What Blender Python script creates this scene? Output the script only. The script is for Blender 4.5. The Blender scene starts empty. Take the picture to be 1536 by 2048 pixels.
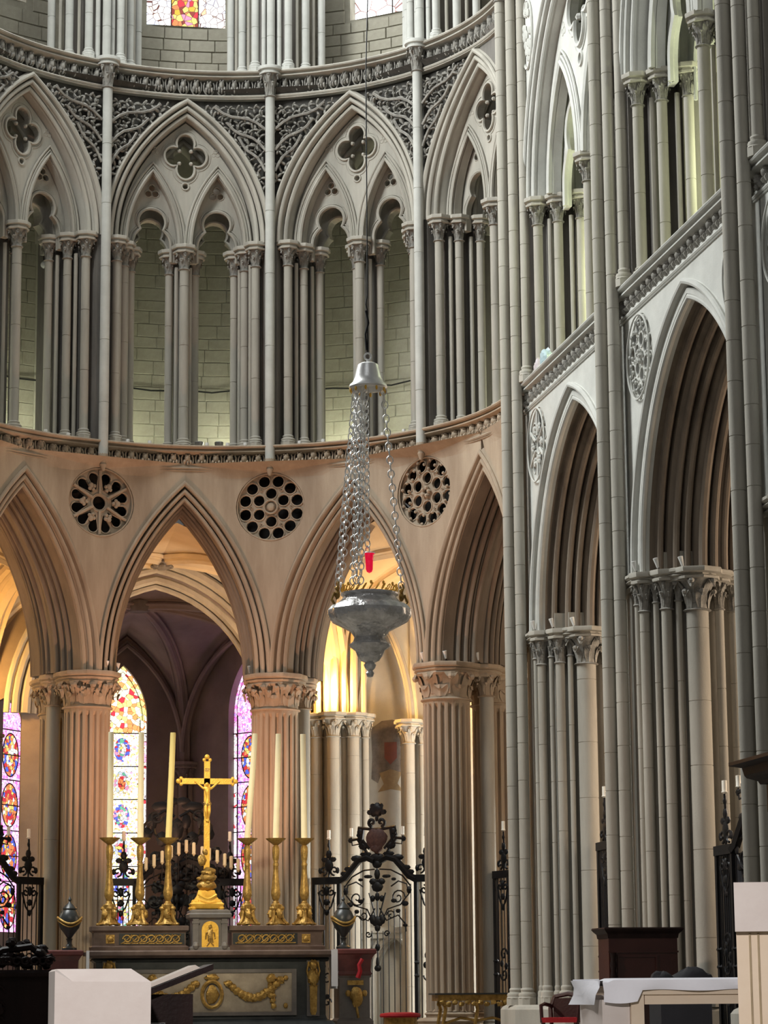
import bpy, math, random
from math import sin, cos, pi, sqrt, radians, atan2, hypot
from mathutils import Matrix, Vector
from mathutils.geometry import delaunay_2d_cdt

S = bpy.context.scene
COL = S.collection
# ---------------------------------------------------------------- camera
cam_d = bpy.data.cameras.new('camera')
cam_d.sensor_fit = 'VERTICAL'; cam_d.sensor_height = 36.0
cam_d.lens = 5129.8 / 2048 * 36.0
cam_d.clip_end = 300
cam = bpy.data.objects.new('camera', cam_d); COL.objects.link(cam)
cam.matrix_world = (Matrix.Translation((-5.4566, -44.8237, 1.7)) @ Matrix.Rotation(radians(-10.7103), 4, 'Z')
                    @ Matrix.Rotation(radians(90 + 10.6465), 4, 'X') @ Matrix.Rotation(radians(-0.4525), 4, 'Z'))
S.camera = cam
# ---------------------------------------------------------------- world, lights, exposure
S.view_settings.view_transform = 'Standard'; S.view_settings.look = 'None'
S.view_settings.gamma = 1.0; S.view_settings.exposure = 0.18; S.view_settings.use_curve_mapping = False
S.cycles.max_bounces = 6; S.cycles.diffuse_bounces = 4; S.cycles.glossy_bounces = 3
S.cycles.transmission_bounces = 4; S.cycles.sample_clamp_indirect = 6.0; S.cycles.use_denoising = True
W = bpy.data.worlds.new('world'); S.world = W; W.use_nodes = True
W.node_tree.nodes['Background'].inputs[0].default_value = (1.0, 0.98, 0.94, 1)
W.node_tree.nodes['Background'].inputs[1].default_value = 0.075

def light(name, typ, loc, energy, color, target=None, size=1.0, size_y=None, spot=None, blend=0.5):
    d = bpy.data.lights.new(name, typ); d.energy = energy; d.color = color
    if typ == 'AREA':
        d.size = size
        if size_y: d.shape = 'RECTANGLE'; d.size_y = size_y
    else:
        d.shadow_soft_size = size
    if typ == 'SPOT': d.spot_size = radians(spot); d.spot_blend = blend
    o = bpy.data.objects.new(name, d); COL.objects.link(o); o.location = loc
    if target is not None:
        o.rotation_euler = (Vector(target) - Vector(loc)).to_track_quat('-Z', 'Y').to_euler()
    return o
# daylight of the tall clerestory windows on the north side and of the crossing behind the camera
light('clerestory_daylight', 'AREA', (-10, -3, 25), 5600, (0.97, 1.0, 0.98), (5.5, -7, 8), 6, 12)
light('crossing_daylight', 'AREA', (-9, -34, 27), 650, (0.95, 0.98, 1.0), (1, 4, 14), 8, 8)
light('apse_daylight', 'AREA', (1, 3, 27), 380, (0.95, 1.0, 1.0), (0, -2, 10), 5, 5)
# warm floodlights of apse, choir and altar, then an added fill for the foreground
light('apse_flood', 'SPOT', (-0.1, 1.7, 3.0), 1150, (1.0, 0.52, 0.31), (0.2, 5.0, 11.0), 0.10, None, 124, 0.8)
light('choir_flood', 'SPOT', (-4.5, -14.0, 5.5), 1100, (1.0, 0.80, 0.66), (5.5, -6, 3.0), 0.2, None, 44, 0.7)
light('altar_lamp', 'SPOT', (-2.2, -10.0, 7.5), 2800, (1.0, 0.86, 0.60), (-0.1, 0.0, 4.0), 0.12, None, 30, 0.8)
light('foreground_fill', 'SPOT', (-7.5, -42.0, 9.0), 6500, (1.0, 0.93, 0.90), (-1.6, -26.5, 0.6), 0.4, None, 26, 0.5)  # added fill spot that brightens the foreground blocks, not a lamp of the church

# ---------------------------------------------------------------- materials
def mat(name, base, rough=0.85, metal=0.0, var=0.25, scale=3.0, bump=0.15, c2=None, bscale=40.0, spec=0.3, emit=None, estr=0.0, alpha=None, trans=0.0, streak=False):
    m = bpy.data.materials.new(name); m.use_nodes = True
    nt = m.node_tree; N = nt.nodes; L = nt.links
    b = N['Principled BSDF']
    b.inputs['Roughness'].default_value = rough; b.inputs['Metallic'].default_value = metal
    b.inputs['Specular IOR Level'].default_value = spec
    tc = N.new('ShaderNodeTexCoord')
    mp = N.new('ShaderNodeMapping'); L.new(tc.outputs['Object'], mp.inputs[0])
    if streak: mp.inputs['Scale'].default_value = (1, 1, 0.18)
    n = N.new('ShaderNodeTexNoise'); n.inputs['Scale'].default_value = scale; n.inputs['Detail'].default_value = 6
    n.inputs['Roughness'].default_value = 0.65
    L.new(mp.outputs[0], n.inputs['Vector'])
    r = N.new('ShaderNodeValToRGB'); r.color_ramp.elements[0].position = 0.3; r.color_ramp.elements[1].position = 0.72
    c2 = c2 or tuple(max(0, c * (1 - var)) for c in base)
    r.color_ramp.elements[0].color = (*c2, 1); r.color_ramp.elements[1].color = (*base, 1)
    L.new(n.outputs[0], r.inputs[0]); L.new(r.outputs[0], b.inputs['Base Color'])
    if bump:
        n2 = N.new('ShaderNodeTexNoise'); n2.inputs['Scale'].default_value = bscale; n2.inputs['Detail'].default_value = 3
        L.new(tc.outputs['Object'], n2.inputs['Vector'])
        bp = N.new('ShaderNodeBump'); bp.inputs['Strength'].default_value = bump; bp.inputs['Distance'].default_value = 0.02
        L.new(n2.outputs[0], bp.inputs['Height']); L.new(bp.outputs[0], b.inputs['Normal'])
    if emit:
        b.inputs['Emission Color'].default_value = (*emit, 1); b.inputs['Emission Strength'].default_value = estr
    if trans: b.inputs['Transmission Weight'].default_value = trans
    return m
M = {}
M['stone'] = mat('limestone', (0.50, 0.475, 0.415), c2=(0.31, 0.29, 0.25), scale=1.6, streak=True)
M['stone_pale'] = mat('pale_limestone', (0.62, 0.62, 0.58), c2=(0.46, 0.46, 0.43), scale=1.3)
M['stone_warm'] = mat('warm_limestone', (0.50, 0.41, 0.31), c2=(0.31, 0.24, 0.175), scale=1.8, streak=True)
M['stone_dark'] = mat('dark_shade_limestone', (0.22, 0.205, 0.185), c2=(0.11, 0.10, 0.09), scale=2.5, streak=True)  # darkened stone: painted shade for the jamb recesses, also used on the dark bosses
M['stone_carved'] = mat('carved_limestone', (0.40, 0.385, 0.345), c2=(0.17, 0.16, 0.145), scale=9, bump=0.4, bscale=60)
M['ashlar'] = mat('ashlar_limestone', (0.45, 0.425, 0.345), c2=(0.27, 0.25, 0.20), scale=2.2)
M['mortar'] = mat('lime_mortar', (0.52, 0.50, 0.42))
M['vault'] = mat('vault_plaster', (0.62, 0.51, 0.35), c2=(0.48, 0.38, 0.25), scale=0.9)
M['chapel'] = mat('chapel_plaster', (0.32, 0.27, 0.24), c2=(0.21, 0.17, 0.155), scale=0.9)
M['spandrel_dark'] = mat('gap_shade_limestone', (0.10, 0.095, 0.085), c2=(0.05, 0.047, 0.042), scale=6)  # near-black bed, the shade in the gaps between carved leaves put into its colour
M['stone_soffit'] = mat('soffit_shade_limestone', (0.30, 0.245, 0.19), c2=(0.17, 0.135, 0.105), scale=2.2, streak=True)  # darker, browner stone with the shade of the arch undersides painted in
M['void'] = mat('unlit_void_black', (0.02, 0.018, 0.016))  # black backing plate standing in for the unlit hollow behind the rosette holes
M['iron'] = mat('black_iron', (0.012, 0.012, 0.014), rough=0.45, metal=0.3, bump=0.1)
M['floor'] = mat('stone_paving', (0.30, 0.27, 0.23), c2=(0.2, 0.18, 0.15))

# ---------------------------------------------------------------- mesh helpers
class MB:
    def __init__(s): s.v = []; s.f = []
    def add(s, v, f):
        o = len(s.v); s.v += [tuple(p) for p in v]; s.f += [tuple(i + o for i in q) for q in f]
    def merge(s, o, T=None):
        s.add([T(p) for p in o.v] if T else o.v, o.f)
    def box(s, x0, x1, y0, y1, z0, z1):
        s.add([(x0,y0,z0),(x1,y0,z0),(x1,y1,z0),(x0,y1,z0),(x0,y0,z1),(x1,y0,z1),(x1,y1,z1),(x0,y1,z1)],
              [(0,3,2,1),(4,5,6,7),(0,1,5,4),(1,2,6,5),(2,3,7,6),(3,0,4,7)])
    def lathe(s, prof, cx=0, cy=0, n=16, rf=None, a0=0.0, a1=2*pi):
        full = abs(a1 - a0 - 2*pi) < 1e-6; m = n if full else n + 1
        vs = []
        for k, (r, z) in enumerate(prof):
            for i in range(m):
                a = a0 + (a1 - a0) * i / n
                q = r * (rf(a, z) if rf else 1)
                vs.append((cx + q * cos(a), cy + q * sin(a), z))
        fs = []
        for k in range(len(prof) - 1):
            for i in range(n):
                j = (i + 1) % m if full else i + 1
                fs.append((k*m+i, k*m+j, (k+1)*m+j, (k+1)*m+i))
        if full:
            if prof[0][0] > 1e-4: fs.append(tuple(range(m - 1, -1, -1)))
            if prof[-1][0] > 1e-4: fs.append(tuple((len(prof)-1)*m + i for i in range(m)))
        s.add(vs, fs)
    def tube(s, pts, r, n=6, closed=False, taper=None):
        P = [Vector(p) for p in pts]; K = len(P); vs = []; fs = []
        up = None
        for k in range(K):
            if closed: t = P[(k+1) % K] - P[k-1]
            else: t = P[min(k+1, K-1)] - P[max(k-1, 0)]
            if t.length < 1e-9: t = Vector((0, 0, 1))
            t.normalize()
            if up is None:
                up = Vector((0, 0, 1)) if abs(t.z) < 0.9 else Vector((0, 1, 0))
            up = (up - t * up.dot(t))
            if up.length < 1e-4: up = Vector((1, 0, 0)) - t * t.x
            up.normalize(); w = t.cross(up)
            rr = r if taper is None else r * (1 + (taper - 1) * k / (K - 1))
            for i in range(n):
                a = 2*pi*i/n
                vs.append(P[k] + up * (cos(a)*rr) + w * (sin(a)*rr))
        for k in range(K if closed else K - 1):
            k2 = (k + 1) % K
            for i in range(n):
                j = (i + 1) % n
                fs.append((k*n+i, k*n+j, k2*n+j, k2*n+i))
        if not closed:
            fs.append(tuple(range(n-1, -1, -1))); fs.append(tuple((K-1)*n + i for i in range(n)))
        s.add(vs, fs)
    def blob(s, c, r, n=6, m=4, T=None):
        rx, ry, rz = r if isinstance(r, tuple) else (r, r, r)
        vs = [(c[0], c[1], c[2] - rz)]
        for k in range(1, m):
            b = -pi/2 + pi*k/m
            for i in range(n):
                a = 2*pi*i/n
                vs.append((c[0] + rx*cos(b)*cos(a), c[1] + ry*cos(b)*sin(a), c[2] + rz*sin(b)))
        vs.append((c[0], c[1], c[2] + rz)); top = len(vs) - 1
        fs = []
        for i in range(n):
            j = (i+1) % n
            fs.append((0, 1+j, 1+i)); fs.append((top, top-n+i, top-n+j))
            for k in range(m-2): fs.append((1+k*n+i, 1+k*n+j, 1+(k+1)*n+j, 1+(k+1)*n+i))
        s.add([T(p) for p in vs] if T else vs, fs)
    def grid(s, rows):
        m = len(rows[0]); vs = [p for r in rows for p in r]
        s.add(vs, [(k*m+i, k*m+i+1, (k+1)*m+i+1, (k+1)*m+i) for k in range(len(rows)-1) for i in range(m-1)])
    def mesh(s, name, smooth=True, angle=38):
        me = bpy.data.meshes.new(name); me.from_pydata(s.v, [], s.f); me.validate()
        if smooth and len(me.polygons):
            me.polygons.foreach_set('use_smooth', [True] * len(me.polygons))
            me.set_sharp_from_angle(angle=radians(angle))
        return me

def link(name, me, m=None, parent=None, mtx=None, smooth=True, angle=38):
    if isinstance(me, MB): me = me.mesh(name, smooth, angle)
    if m is not None and not me.materials: me.materials.append(M[m] if isinstance(m, str) else m)
    o = bpy.data.objects.new(name, me); COL.objects.link(o)
    if parent: o.parent = parent
    if mtx is not None: o.matrix_local = mtx
    return o
def empty(name, mtx=None, parent=None):
    o = bpy.data.objects.new(name, None); COL.objects.link(o); o.empty_display_size = 0.1
    if mtx is not None: o.matrix_local = mtx
    if parent: o.parent = parent
    return o
def tag(o, label=None, cat=None, group=None, kind=None):
    if label: o['label'] = label
    if cat: o['category'] = cat
    if group: o['group'] = group
    if kind: o['kind'] = kind
    return o
def copy_tree(o, mtx=None, parent=None):
    c = o.copy(); COL.objects.link(c); c.parent = parent
    if mtx is not None: c.matrix_local = mtx
    for ch in list(o.children): copy_tree(ch, None, c)
    return c
T_ = Matrix.Translation
def RZ(a): return Matrix.Rotation(a, 4, 'Z')
R0 = 5.5
def apse(t, r=0, z=0):   # frame at angle t (degrees from the axis towards +X); local +Y is outward, origin on the apse centre
    return RZ(-radians(t)) @ T_((0, r, z))
def bend(u, d): return (u, sqrt(max(R0*R0 - u*u, 0)) + d)

# polygon with holes -> plate
def cdt_plate(outer, holes, d0, d1, grid=None, fmap=None, inside=None):
    """outer, holes: lists of 2D points (u, z); plate from depth d0 (front) to d1."""
    vs = []; es = []
    for lp in [outer] + holes:
        o = len(vs); vs += [Vector(p) for p in lp]; es += [(o+i, o+(i+1) % len(lp)) for i in range(len(lp))]
    def inpoly(p, lp):
        c = False; j = len(lp) - 1
        for i in range(len(lp)):
            if (lp[i][1] > p[1]) != (lp[j][1] > p[1]) and p[0] < (lp[j][0]-lp[i][0])*(p[1]-lp[i][1])/(lp[j][1]-lp[i][1]) + lp[i][0]: c = not c
            j = i
        return c
    if grid:
        us = [p[0] for p in outer]; zs = [p[1] for p in outer]
        u = min(us) + grid
        while u < max(us) - grid*0.3:
            z = min(zs) + grid
            while z < max(zs) - grid*0.3:
                if inpoly((u, z), outer) and not any(inpoly((u, z), h) for h in holes): vs.append(Vector((u, z)))
                z += grid
            u += grid
    V, E_, F, *_ = delaunay_2d_cdt(vs, es, [], 0, 1e-5)
    tri = []
    for f in F:
        c = (sum(V[i][0] for i in f)/3, sum(V[i][1] for i in f)/3)
        if inpoly(c, outer) and not any(inpoly(c, h) for h in holes): tri.append(tuple(f))
    mb = MB(); n = len(V)
    pts = [(p[0], d0, p[1]) for p in V] + [(p[0], d1, p[1]) for p in V]
    if fmap: pts = [fmap(*p) for p in pts]
    faces = []; cnt = {}
    for f in tri:
        a, b, c = f
        ar = (V[b][0]-V[a][0])*(V[c][1]-V[a][1]) - (V[c][0]-V[a][0])*(V[b][1]-V[a][1])
        if ar < 0: f = (a, c, b)
        faces.append(f); faces.append(tuple(i + n for i in reversed(f)))
        for i in range(3):
            e = (f[i], f[(i+1) % 3]); cnt[e] = 1
    for (a, b) in cnt:
        if (b, a) not in cnt: faces.append((b, a, a+n, b+n))
    mb.add(pts, faces)
    return mb
def circ(cx, cz, r, n=16, a0=0.0, rz=None):
    return [(cx + r*cos(a0 + 2*pi*i/n), cz + (rz or r)*sin(a0 + 2*pi*i/n)) for i in range(n)]

# pointed arch: outer half width a, rise h, inward offset o; arcs share one centre each
class Arch:
    def __init__(s, a, h, z0):
        s.a, s.h, s.z0 = a, h, z0; s.R = (a*a + h*h)/(2*a); s.c = s.R - a    # right arc centre at (-c, z0)
    def apex(s, o): return s.z0 + sqrt(max((s.R-o)**2 - s.c**2, 0))
    def pt(s, o, t):       # t 0..1 springing to apex on the right side
        R = s.R - o; am = math.acos(min(1, s.c / R)); a = am * t
        return (-s.c + R*cos(a), s.z0 + R*sin(a))
    def half(s, o, n=14): return [s.pt(o, i/n) for i in range(n+1)]
    def loop(s, o, n=14, zb=None):    # closed outline, counter clockwise, springing level or lower bottom
        r = s.half(o, n); l = [(-u, z) for u, z in reversed(r[:-1])]
        out = r + l
        if zb is not None: out = [(r[0][0], zb)] + out + [(-r[0][0], zb)]
        return out
    def u_at(s, o, z): 
        R = s.R - o; q = R*R - (z - s.z0)**2
        return -s.c + sqrt(max(q, 0))
def arch_sweep(A, prof, fmap, n=18):
    """prof: list of (o, d). Sweeps both halves of the arch and joins them at the apex."""
    mb = MB()
    rows = []
    path = [(i/n, 1) for i in range(n+1)] + [((n-1-i)/n, -1) for i in range(n)]
    for t, sg in path:
        row = []
        for (o, d) in prof:
            u, z = A.pt(o, t); row.append(fmap(sg*u, d, z))
        rows.append(row)
    m = len(prof)
    mb.add([p for r in rows for p in r], [(k*m+i+1, k*m+i, (k+1)*m+i, (k+1)*m+i+1) for k in range(len(rows)-1) for i in range(m-1)])
    return mb
def roll_profile(items):
    """items: ('p',o,d) plain point or ('r',o,d,r,ang) a roll whose outer side faces ang (0=+o, 90=-d)."""
    out = []
    for it in items:
        if it[0] == 'p': out.append((it[1], it[2]))
        else:
            _, o, d, r, ang = it; 
            for k in range(7):
                a = radians(ang + 125 - 250*k/6)
                out.append((o + r*cos(a), d - r*sin(a)))
    return out
# ---------------------------------------------------------------- shared stone pieces
def leaf_curl(mb, base, out, h, w, reach, droop=0.35):
    """one crocket leaf: rises from base (x, y, z), bends towards the unit vector out and curls over"""
    bx, by, bz = base; ox, oy = out; tx, ty = -oy, ox
    rows = []
    for t, ww in ((0, .5), (.35, .9), (.65, 1.0), (.85, .9), (1.0, .55), (1.12, .25)):
        if t <= .85: rr, zz = reach*(t/.85)**2.4, h*t/.85
        else: rr, zz = reach*(1 + (t-.85)*1.1), h*(1 - droop*(t-.85)/.27)
        for_row = []
        for k in (-1, -.45, 0, .45, 1):
            lift = 0.16*w*(1-abs(k)) - (0.10*w if abs(k) == .45 else 0)
            for_row.append((bx + ox*(rr+lift) + tx*w*ww*k, by + oy*(rr+lift) + ty*w*ww*k, bz + zz))
        rows.append(for_row)
    mb.grid(rows)
def capital_mesh(r, h, n1, n2, flare=1.5):
    mb = MB()
    pr = [(r*1.0, -.015), (r*1.14+.006, -.012), (r*1.2+.012, 0), (r*1.14+.006, .014), (r*1.0, .02)]
    for t in (.3, .55, .75, .9, 1.0): pr.append((r*(1 + (flare-1)*t**3), .02 + (h-.02)*t))
    mb.lathe(pr, n=14)
    for tier, (n, z0, hh, re, wf) in enumerate(((n1, .05*h, .58*h, r*.34, .95), (n2, .22*h, .74*h, r*.62, 1.0))):
        for i in range(n):
            a = 2*pi*(i + .5*tier)/n; w = pi*r/n*wf
            re2 = re*1.35
            leaf_curl(mb, (r*1.02*cos(a), r*1.02*sin(a), z0), (cos(a), sin(a)), hh, w, re2)
            q = r*1.03 + re2*1.12
            mb.blob((q*cos(a), q*sin(a), z0 + hh*.93), (w*.55, w*.55, w*.5), 6, 4)
    return mb
def abacus_round(r, h, n=8):
    mb = MB(); a = pi/8
    pr = [(r*.72, 0), (r*.88, .0), (r*.90, .20*h), (r*.78, .32*h), (r*.78, .46*h), (r, .56*h), (r*1.02, .84*h), (r, h), (0, h)]
    mb.lathe(pr, n=n, a0=a, a1=2*pi + a) if False else mb.lathe([(x*1.0, z) for x, z in pr], n=n)
    return mb
def base_mesh(r, h):
    mb = MB()
    mb.lathe([(r*1.75, 0), (r*1.75, .42*h)], n=8)
    mb.lathe([(r*1.75, .42*h), (r*1.6, .5*h), (r*1.68, .6*h), (r*1.55, .7*h), (r*1.2, .74*h), (r*1.2, .82*h), (r*1.28, .88*h), (r*1.2, .95*h), (r, h)], n=12)
    return mb
def drum_shaft(r, z0, z1, n=12, step=.62, seed=0, groove=.05):
    rnd = random.Random(seed); pr = [(r, z0)]; z = z0 + step*rnd.uniform(.5, 1.2)
    while z < z1 - .15:
        pr += [(r, z-.0062), (r - .008, z-.0030), (r - .008, z+.0030), (r, z+.0062)]; z += step*rnd.uniform(.75, 1.25)
    pr.append((r, z1))
    mb = MB(); mb.lathe(pr, n=n); return mb
_cache = {}
def cached(key, fn, name, m, **k):
    if key not in _cache:
        me = fn().mesh(name, **k); me.materials.append(M[m]); _cache[key] = me
    return _cache[key]
def colonnette(parent, x, y, r, z0, z1, caph=.32, abh=.12, baseh=.22, m='stone', name='colonnette', cap_m='stone_carved', ab=True, seed=0, base=True, rot=0):
    """z0 foot, z1 top of the abacus"""
    zc = z1 - abh - caph; rk = round(r, 3)
    o = link(name, cached(('cs', rk, round(zc-z0, 2), m, seed % 3), lambda: drum_shaft(r, (baseh if base else 0)*.98, zc-z0, 12, 1.1, seed % 3, .03), 'colonnette', m), None, parent, T_((x, y, z0)) @ RZ(rot))
    link('capital', cached(('cc', rk, caph, cap_m), lambda: capital_mesh(r, caph, 6, 6, 1.85), 'capital', cap_m), None, o, T_((0, 0, zc-z0)))
    if ab: link('abacus', cached(('ca', rk, abh, m), lambda: abacus_round(r*2.0 + .075, abh), 'abacus', m), None, o, T_((0, 0, zc-z0+caph)))
    if base: link('base', cached(('cb', rk, baseh, m), lambda: base_mesh(r, baseh), 'base', m), None, o)
    return o
def thin_shaft(parent, x, y, r, z0, z1, m='stone'):
    return link('thin_shaft', cached(('ts', r, round(z1-z0, 2), m), lambda: drum_shaft(r, 0, z1-z0, 8, 9, 0), 'thin_shaft', m), None, parent, T_((x, y, z0)))

def carved_leaf_mesh(w, h, d):
    """a bay of carved string course foliage in the plane y = 0, bulging to -y"""
    mb = MB()
    mb.blob((0, -d*.35, h*.62), (w*.25, d*.62, h*.30), 8, 5)
    for s in (-1, 1):
        mb.blob((s*w*.22, -d*.30, h*.36), (w*.15, d*.60, h*.22), 6, 4)
        mb.tube([(0, -d*.2, h*.04), (s*w*.22, -d*.35, h*.10), (s*w*.42, -d*.45, h*.34), (s*w*.44, -d*.4, h*.66), (s*w*.36, -d*.3, h*.86)], w*.065, 5)
        mb.blob((s*w*.12, -d*.55, h*.82), (w*.09, d*.4, h*.10), 5, 4)
    mb.blob((0, -d*.5, h*.28), (w*.10, d*.55, h*.16), 6, 4)
    return mb

# profiles ------------------------------------------------------------
def mirror_prof(items, dm):
    out = []
    for it in reversed(items):
        out.append((it[0], it[1], 2*dm - it[2]) if it[0] == 'p' else ('r', it[1], 2*dm - it[2], it[3], -it[4]))
    return items + out
def chan(o0, o1, d, dp): return [('p', o0, d), ('p', o0 + .004, d + dp), ('p', o1 - .004, d + dp), ('p', o1, d)]       # groove cut into the face
def chd(d0, d1, o, dp): return [('p', o, d0), ('p', o - dp, d0 + .004), ('p', o - dp, d1 - .004), ('p', o, d1)]          # groove cut into the soffit
PROF_APSE = roll_profile(mirror_prof([('p',-.05,.06),('r',.03,-.03,.042,90)] + chan(.075,.105,.03,.15) + [('r',.145,.01,.040,75)] + chan(.19,.22,.06,.16) + [('r',.25,.06,.036,60),('p',.288,.10),('p',.288,.34)]
    + chd(.34,.39,.25,.12) + [('r',.30,.43,.040,45)] + chd(.475,.52,.29,.12) + [('r',.34,.565,.040,35)] + chd(.61,.65,.33,.12) + [('r',.365,.72,.045,15),('p',.36,.86)], .86))
PROF_FACE = roll_profile([('p',-.06,.06),('r',.035,-.04,.05,90)] + chan(.09,.125,.02,.14) + [('p',.14,.0),('p',.21,.0),('r',.25,.045,.05,60),('p',.29,.14)])
PROF_WALL = roll_profile(mirror_prof([('p',.28,.12),('p',.26,.24),('r',.36,.29,.05,45)] + chd(.345,.39,.33,.10) + [('p',.37,.40),('p',.40,.47),('r',.47,.51,.055,50)] + chd(.565,.61,.45,.11)
    + [('r',.56,.66,.05,40)] + chd(.71,.76,.55,.12) + [('p',.60,.80),('r',.68,.87,.07,30)] + chd(.945,.985,.68,.10) + [('r',.72,1.04,.05,10),('p',.72,1.12)], 1.12))
PROF_GAL = roll_profile([('p',-.05,.06),('r',.03,-.03,.045,90)] + chan(.08,.11,.03,.12) + [('r',.15,.01,.042,75)] + chan(.195,.22,.06,.12) + [('r',.26,.09,.045,55),('p',.30,.16),('p',.30,.30),('p',.33,.46),
    ('r',.43,.52,.05,40)] + chd(.58,.63,.42,.08) + [('r',.54,.74,.05,40),('p',.56,.9),('p',.56,1.35)])
def bendmap(u, d, z): x, y = bend(u, d); return (x, y, z)
def flatmap(u, d, z): return (u, d, z)

def loop_from(fr, n): return [fr(2*pi*i/n) for i in range(n)]
def foil(cx, cz, c, R, k=4, rot=pi/2, n=48, sz=1.0):
    def f(a):
        dl = (a - rot + pi/k) % (2*pi/k) - pi/k
        q = R*R - (c*sin(dl))**2
        r = c*cos(dl) + sqrt(max(q, 0))
        return (cx + r*cos(a), cz + sz*r*sin(a))
    return loop_from(f, n)
def light_head(cx, zs, w, r1, zb, n=8):
    """trefoil headed light: lower half width w, head circle r1, springing zs"""
    d = (w + r1)*.70; a = (w*w - r1*r1 + d*d)/(2*d); h = sqrt(max(w*w - a*a, 1e-6))
    b0 = atan2(a, h); c0 = atan2(a - d, h)
    R = [(w, zb), (w, zs)] + [(w*cos(b0*i/n), zs + w*sin(b0*i/n)) for i in range(1, n+1)]
    R += [(r1*cos(c0 + (pi/2-c0)*i/n), zs + d + r1*sin(c0 + (pi/2-c0)*i/n)) for i in range(1, n+1)]
    return [(cx+u, z) for u, z in R] + [(cx-u, z) for u, z in reversed(R[:-1])], zs + d + r1
def notch(out, lights, zb):
    """outline whose bottom edge at zb runs up and over each light (given left to right)"""
    up = [p for p in out if p[1] > zb + 1e-6]
    if up[0][0] < up[-1][0]: up.reverse()
    res = list(up)                      # right foot over the top to the left foot
    res.append((up[-1][0], zb))
    for lp in lights:
        l = [p for p in lp if p[1] > zb + 1e-6]
        if l[0][0] > l[-1][0]: l = l[::-1]
        res += [(l[0][0], zb)] + l + [(l[-1][0], zb)]
    res.append((up[0][0], zb))
    return res
def rim(mb, lp, d, r, fmap, n=5, closed=True): mb.tube([fmap(u, d, z) for u, z in lp], r, n, closed)

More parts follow.
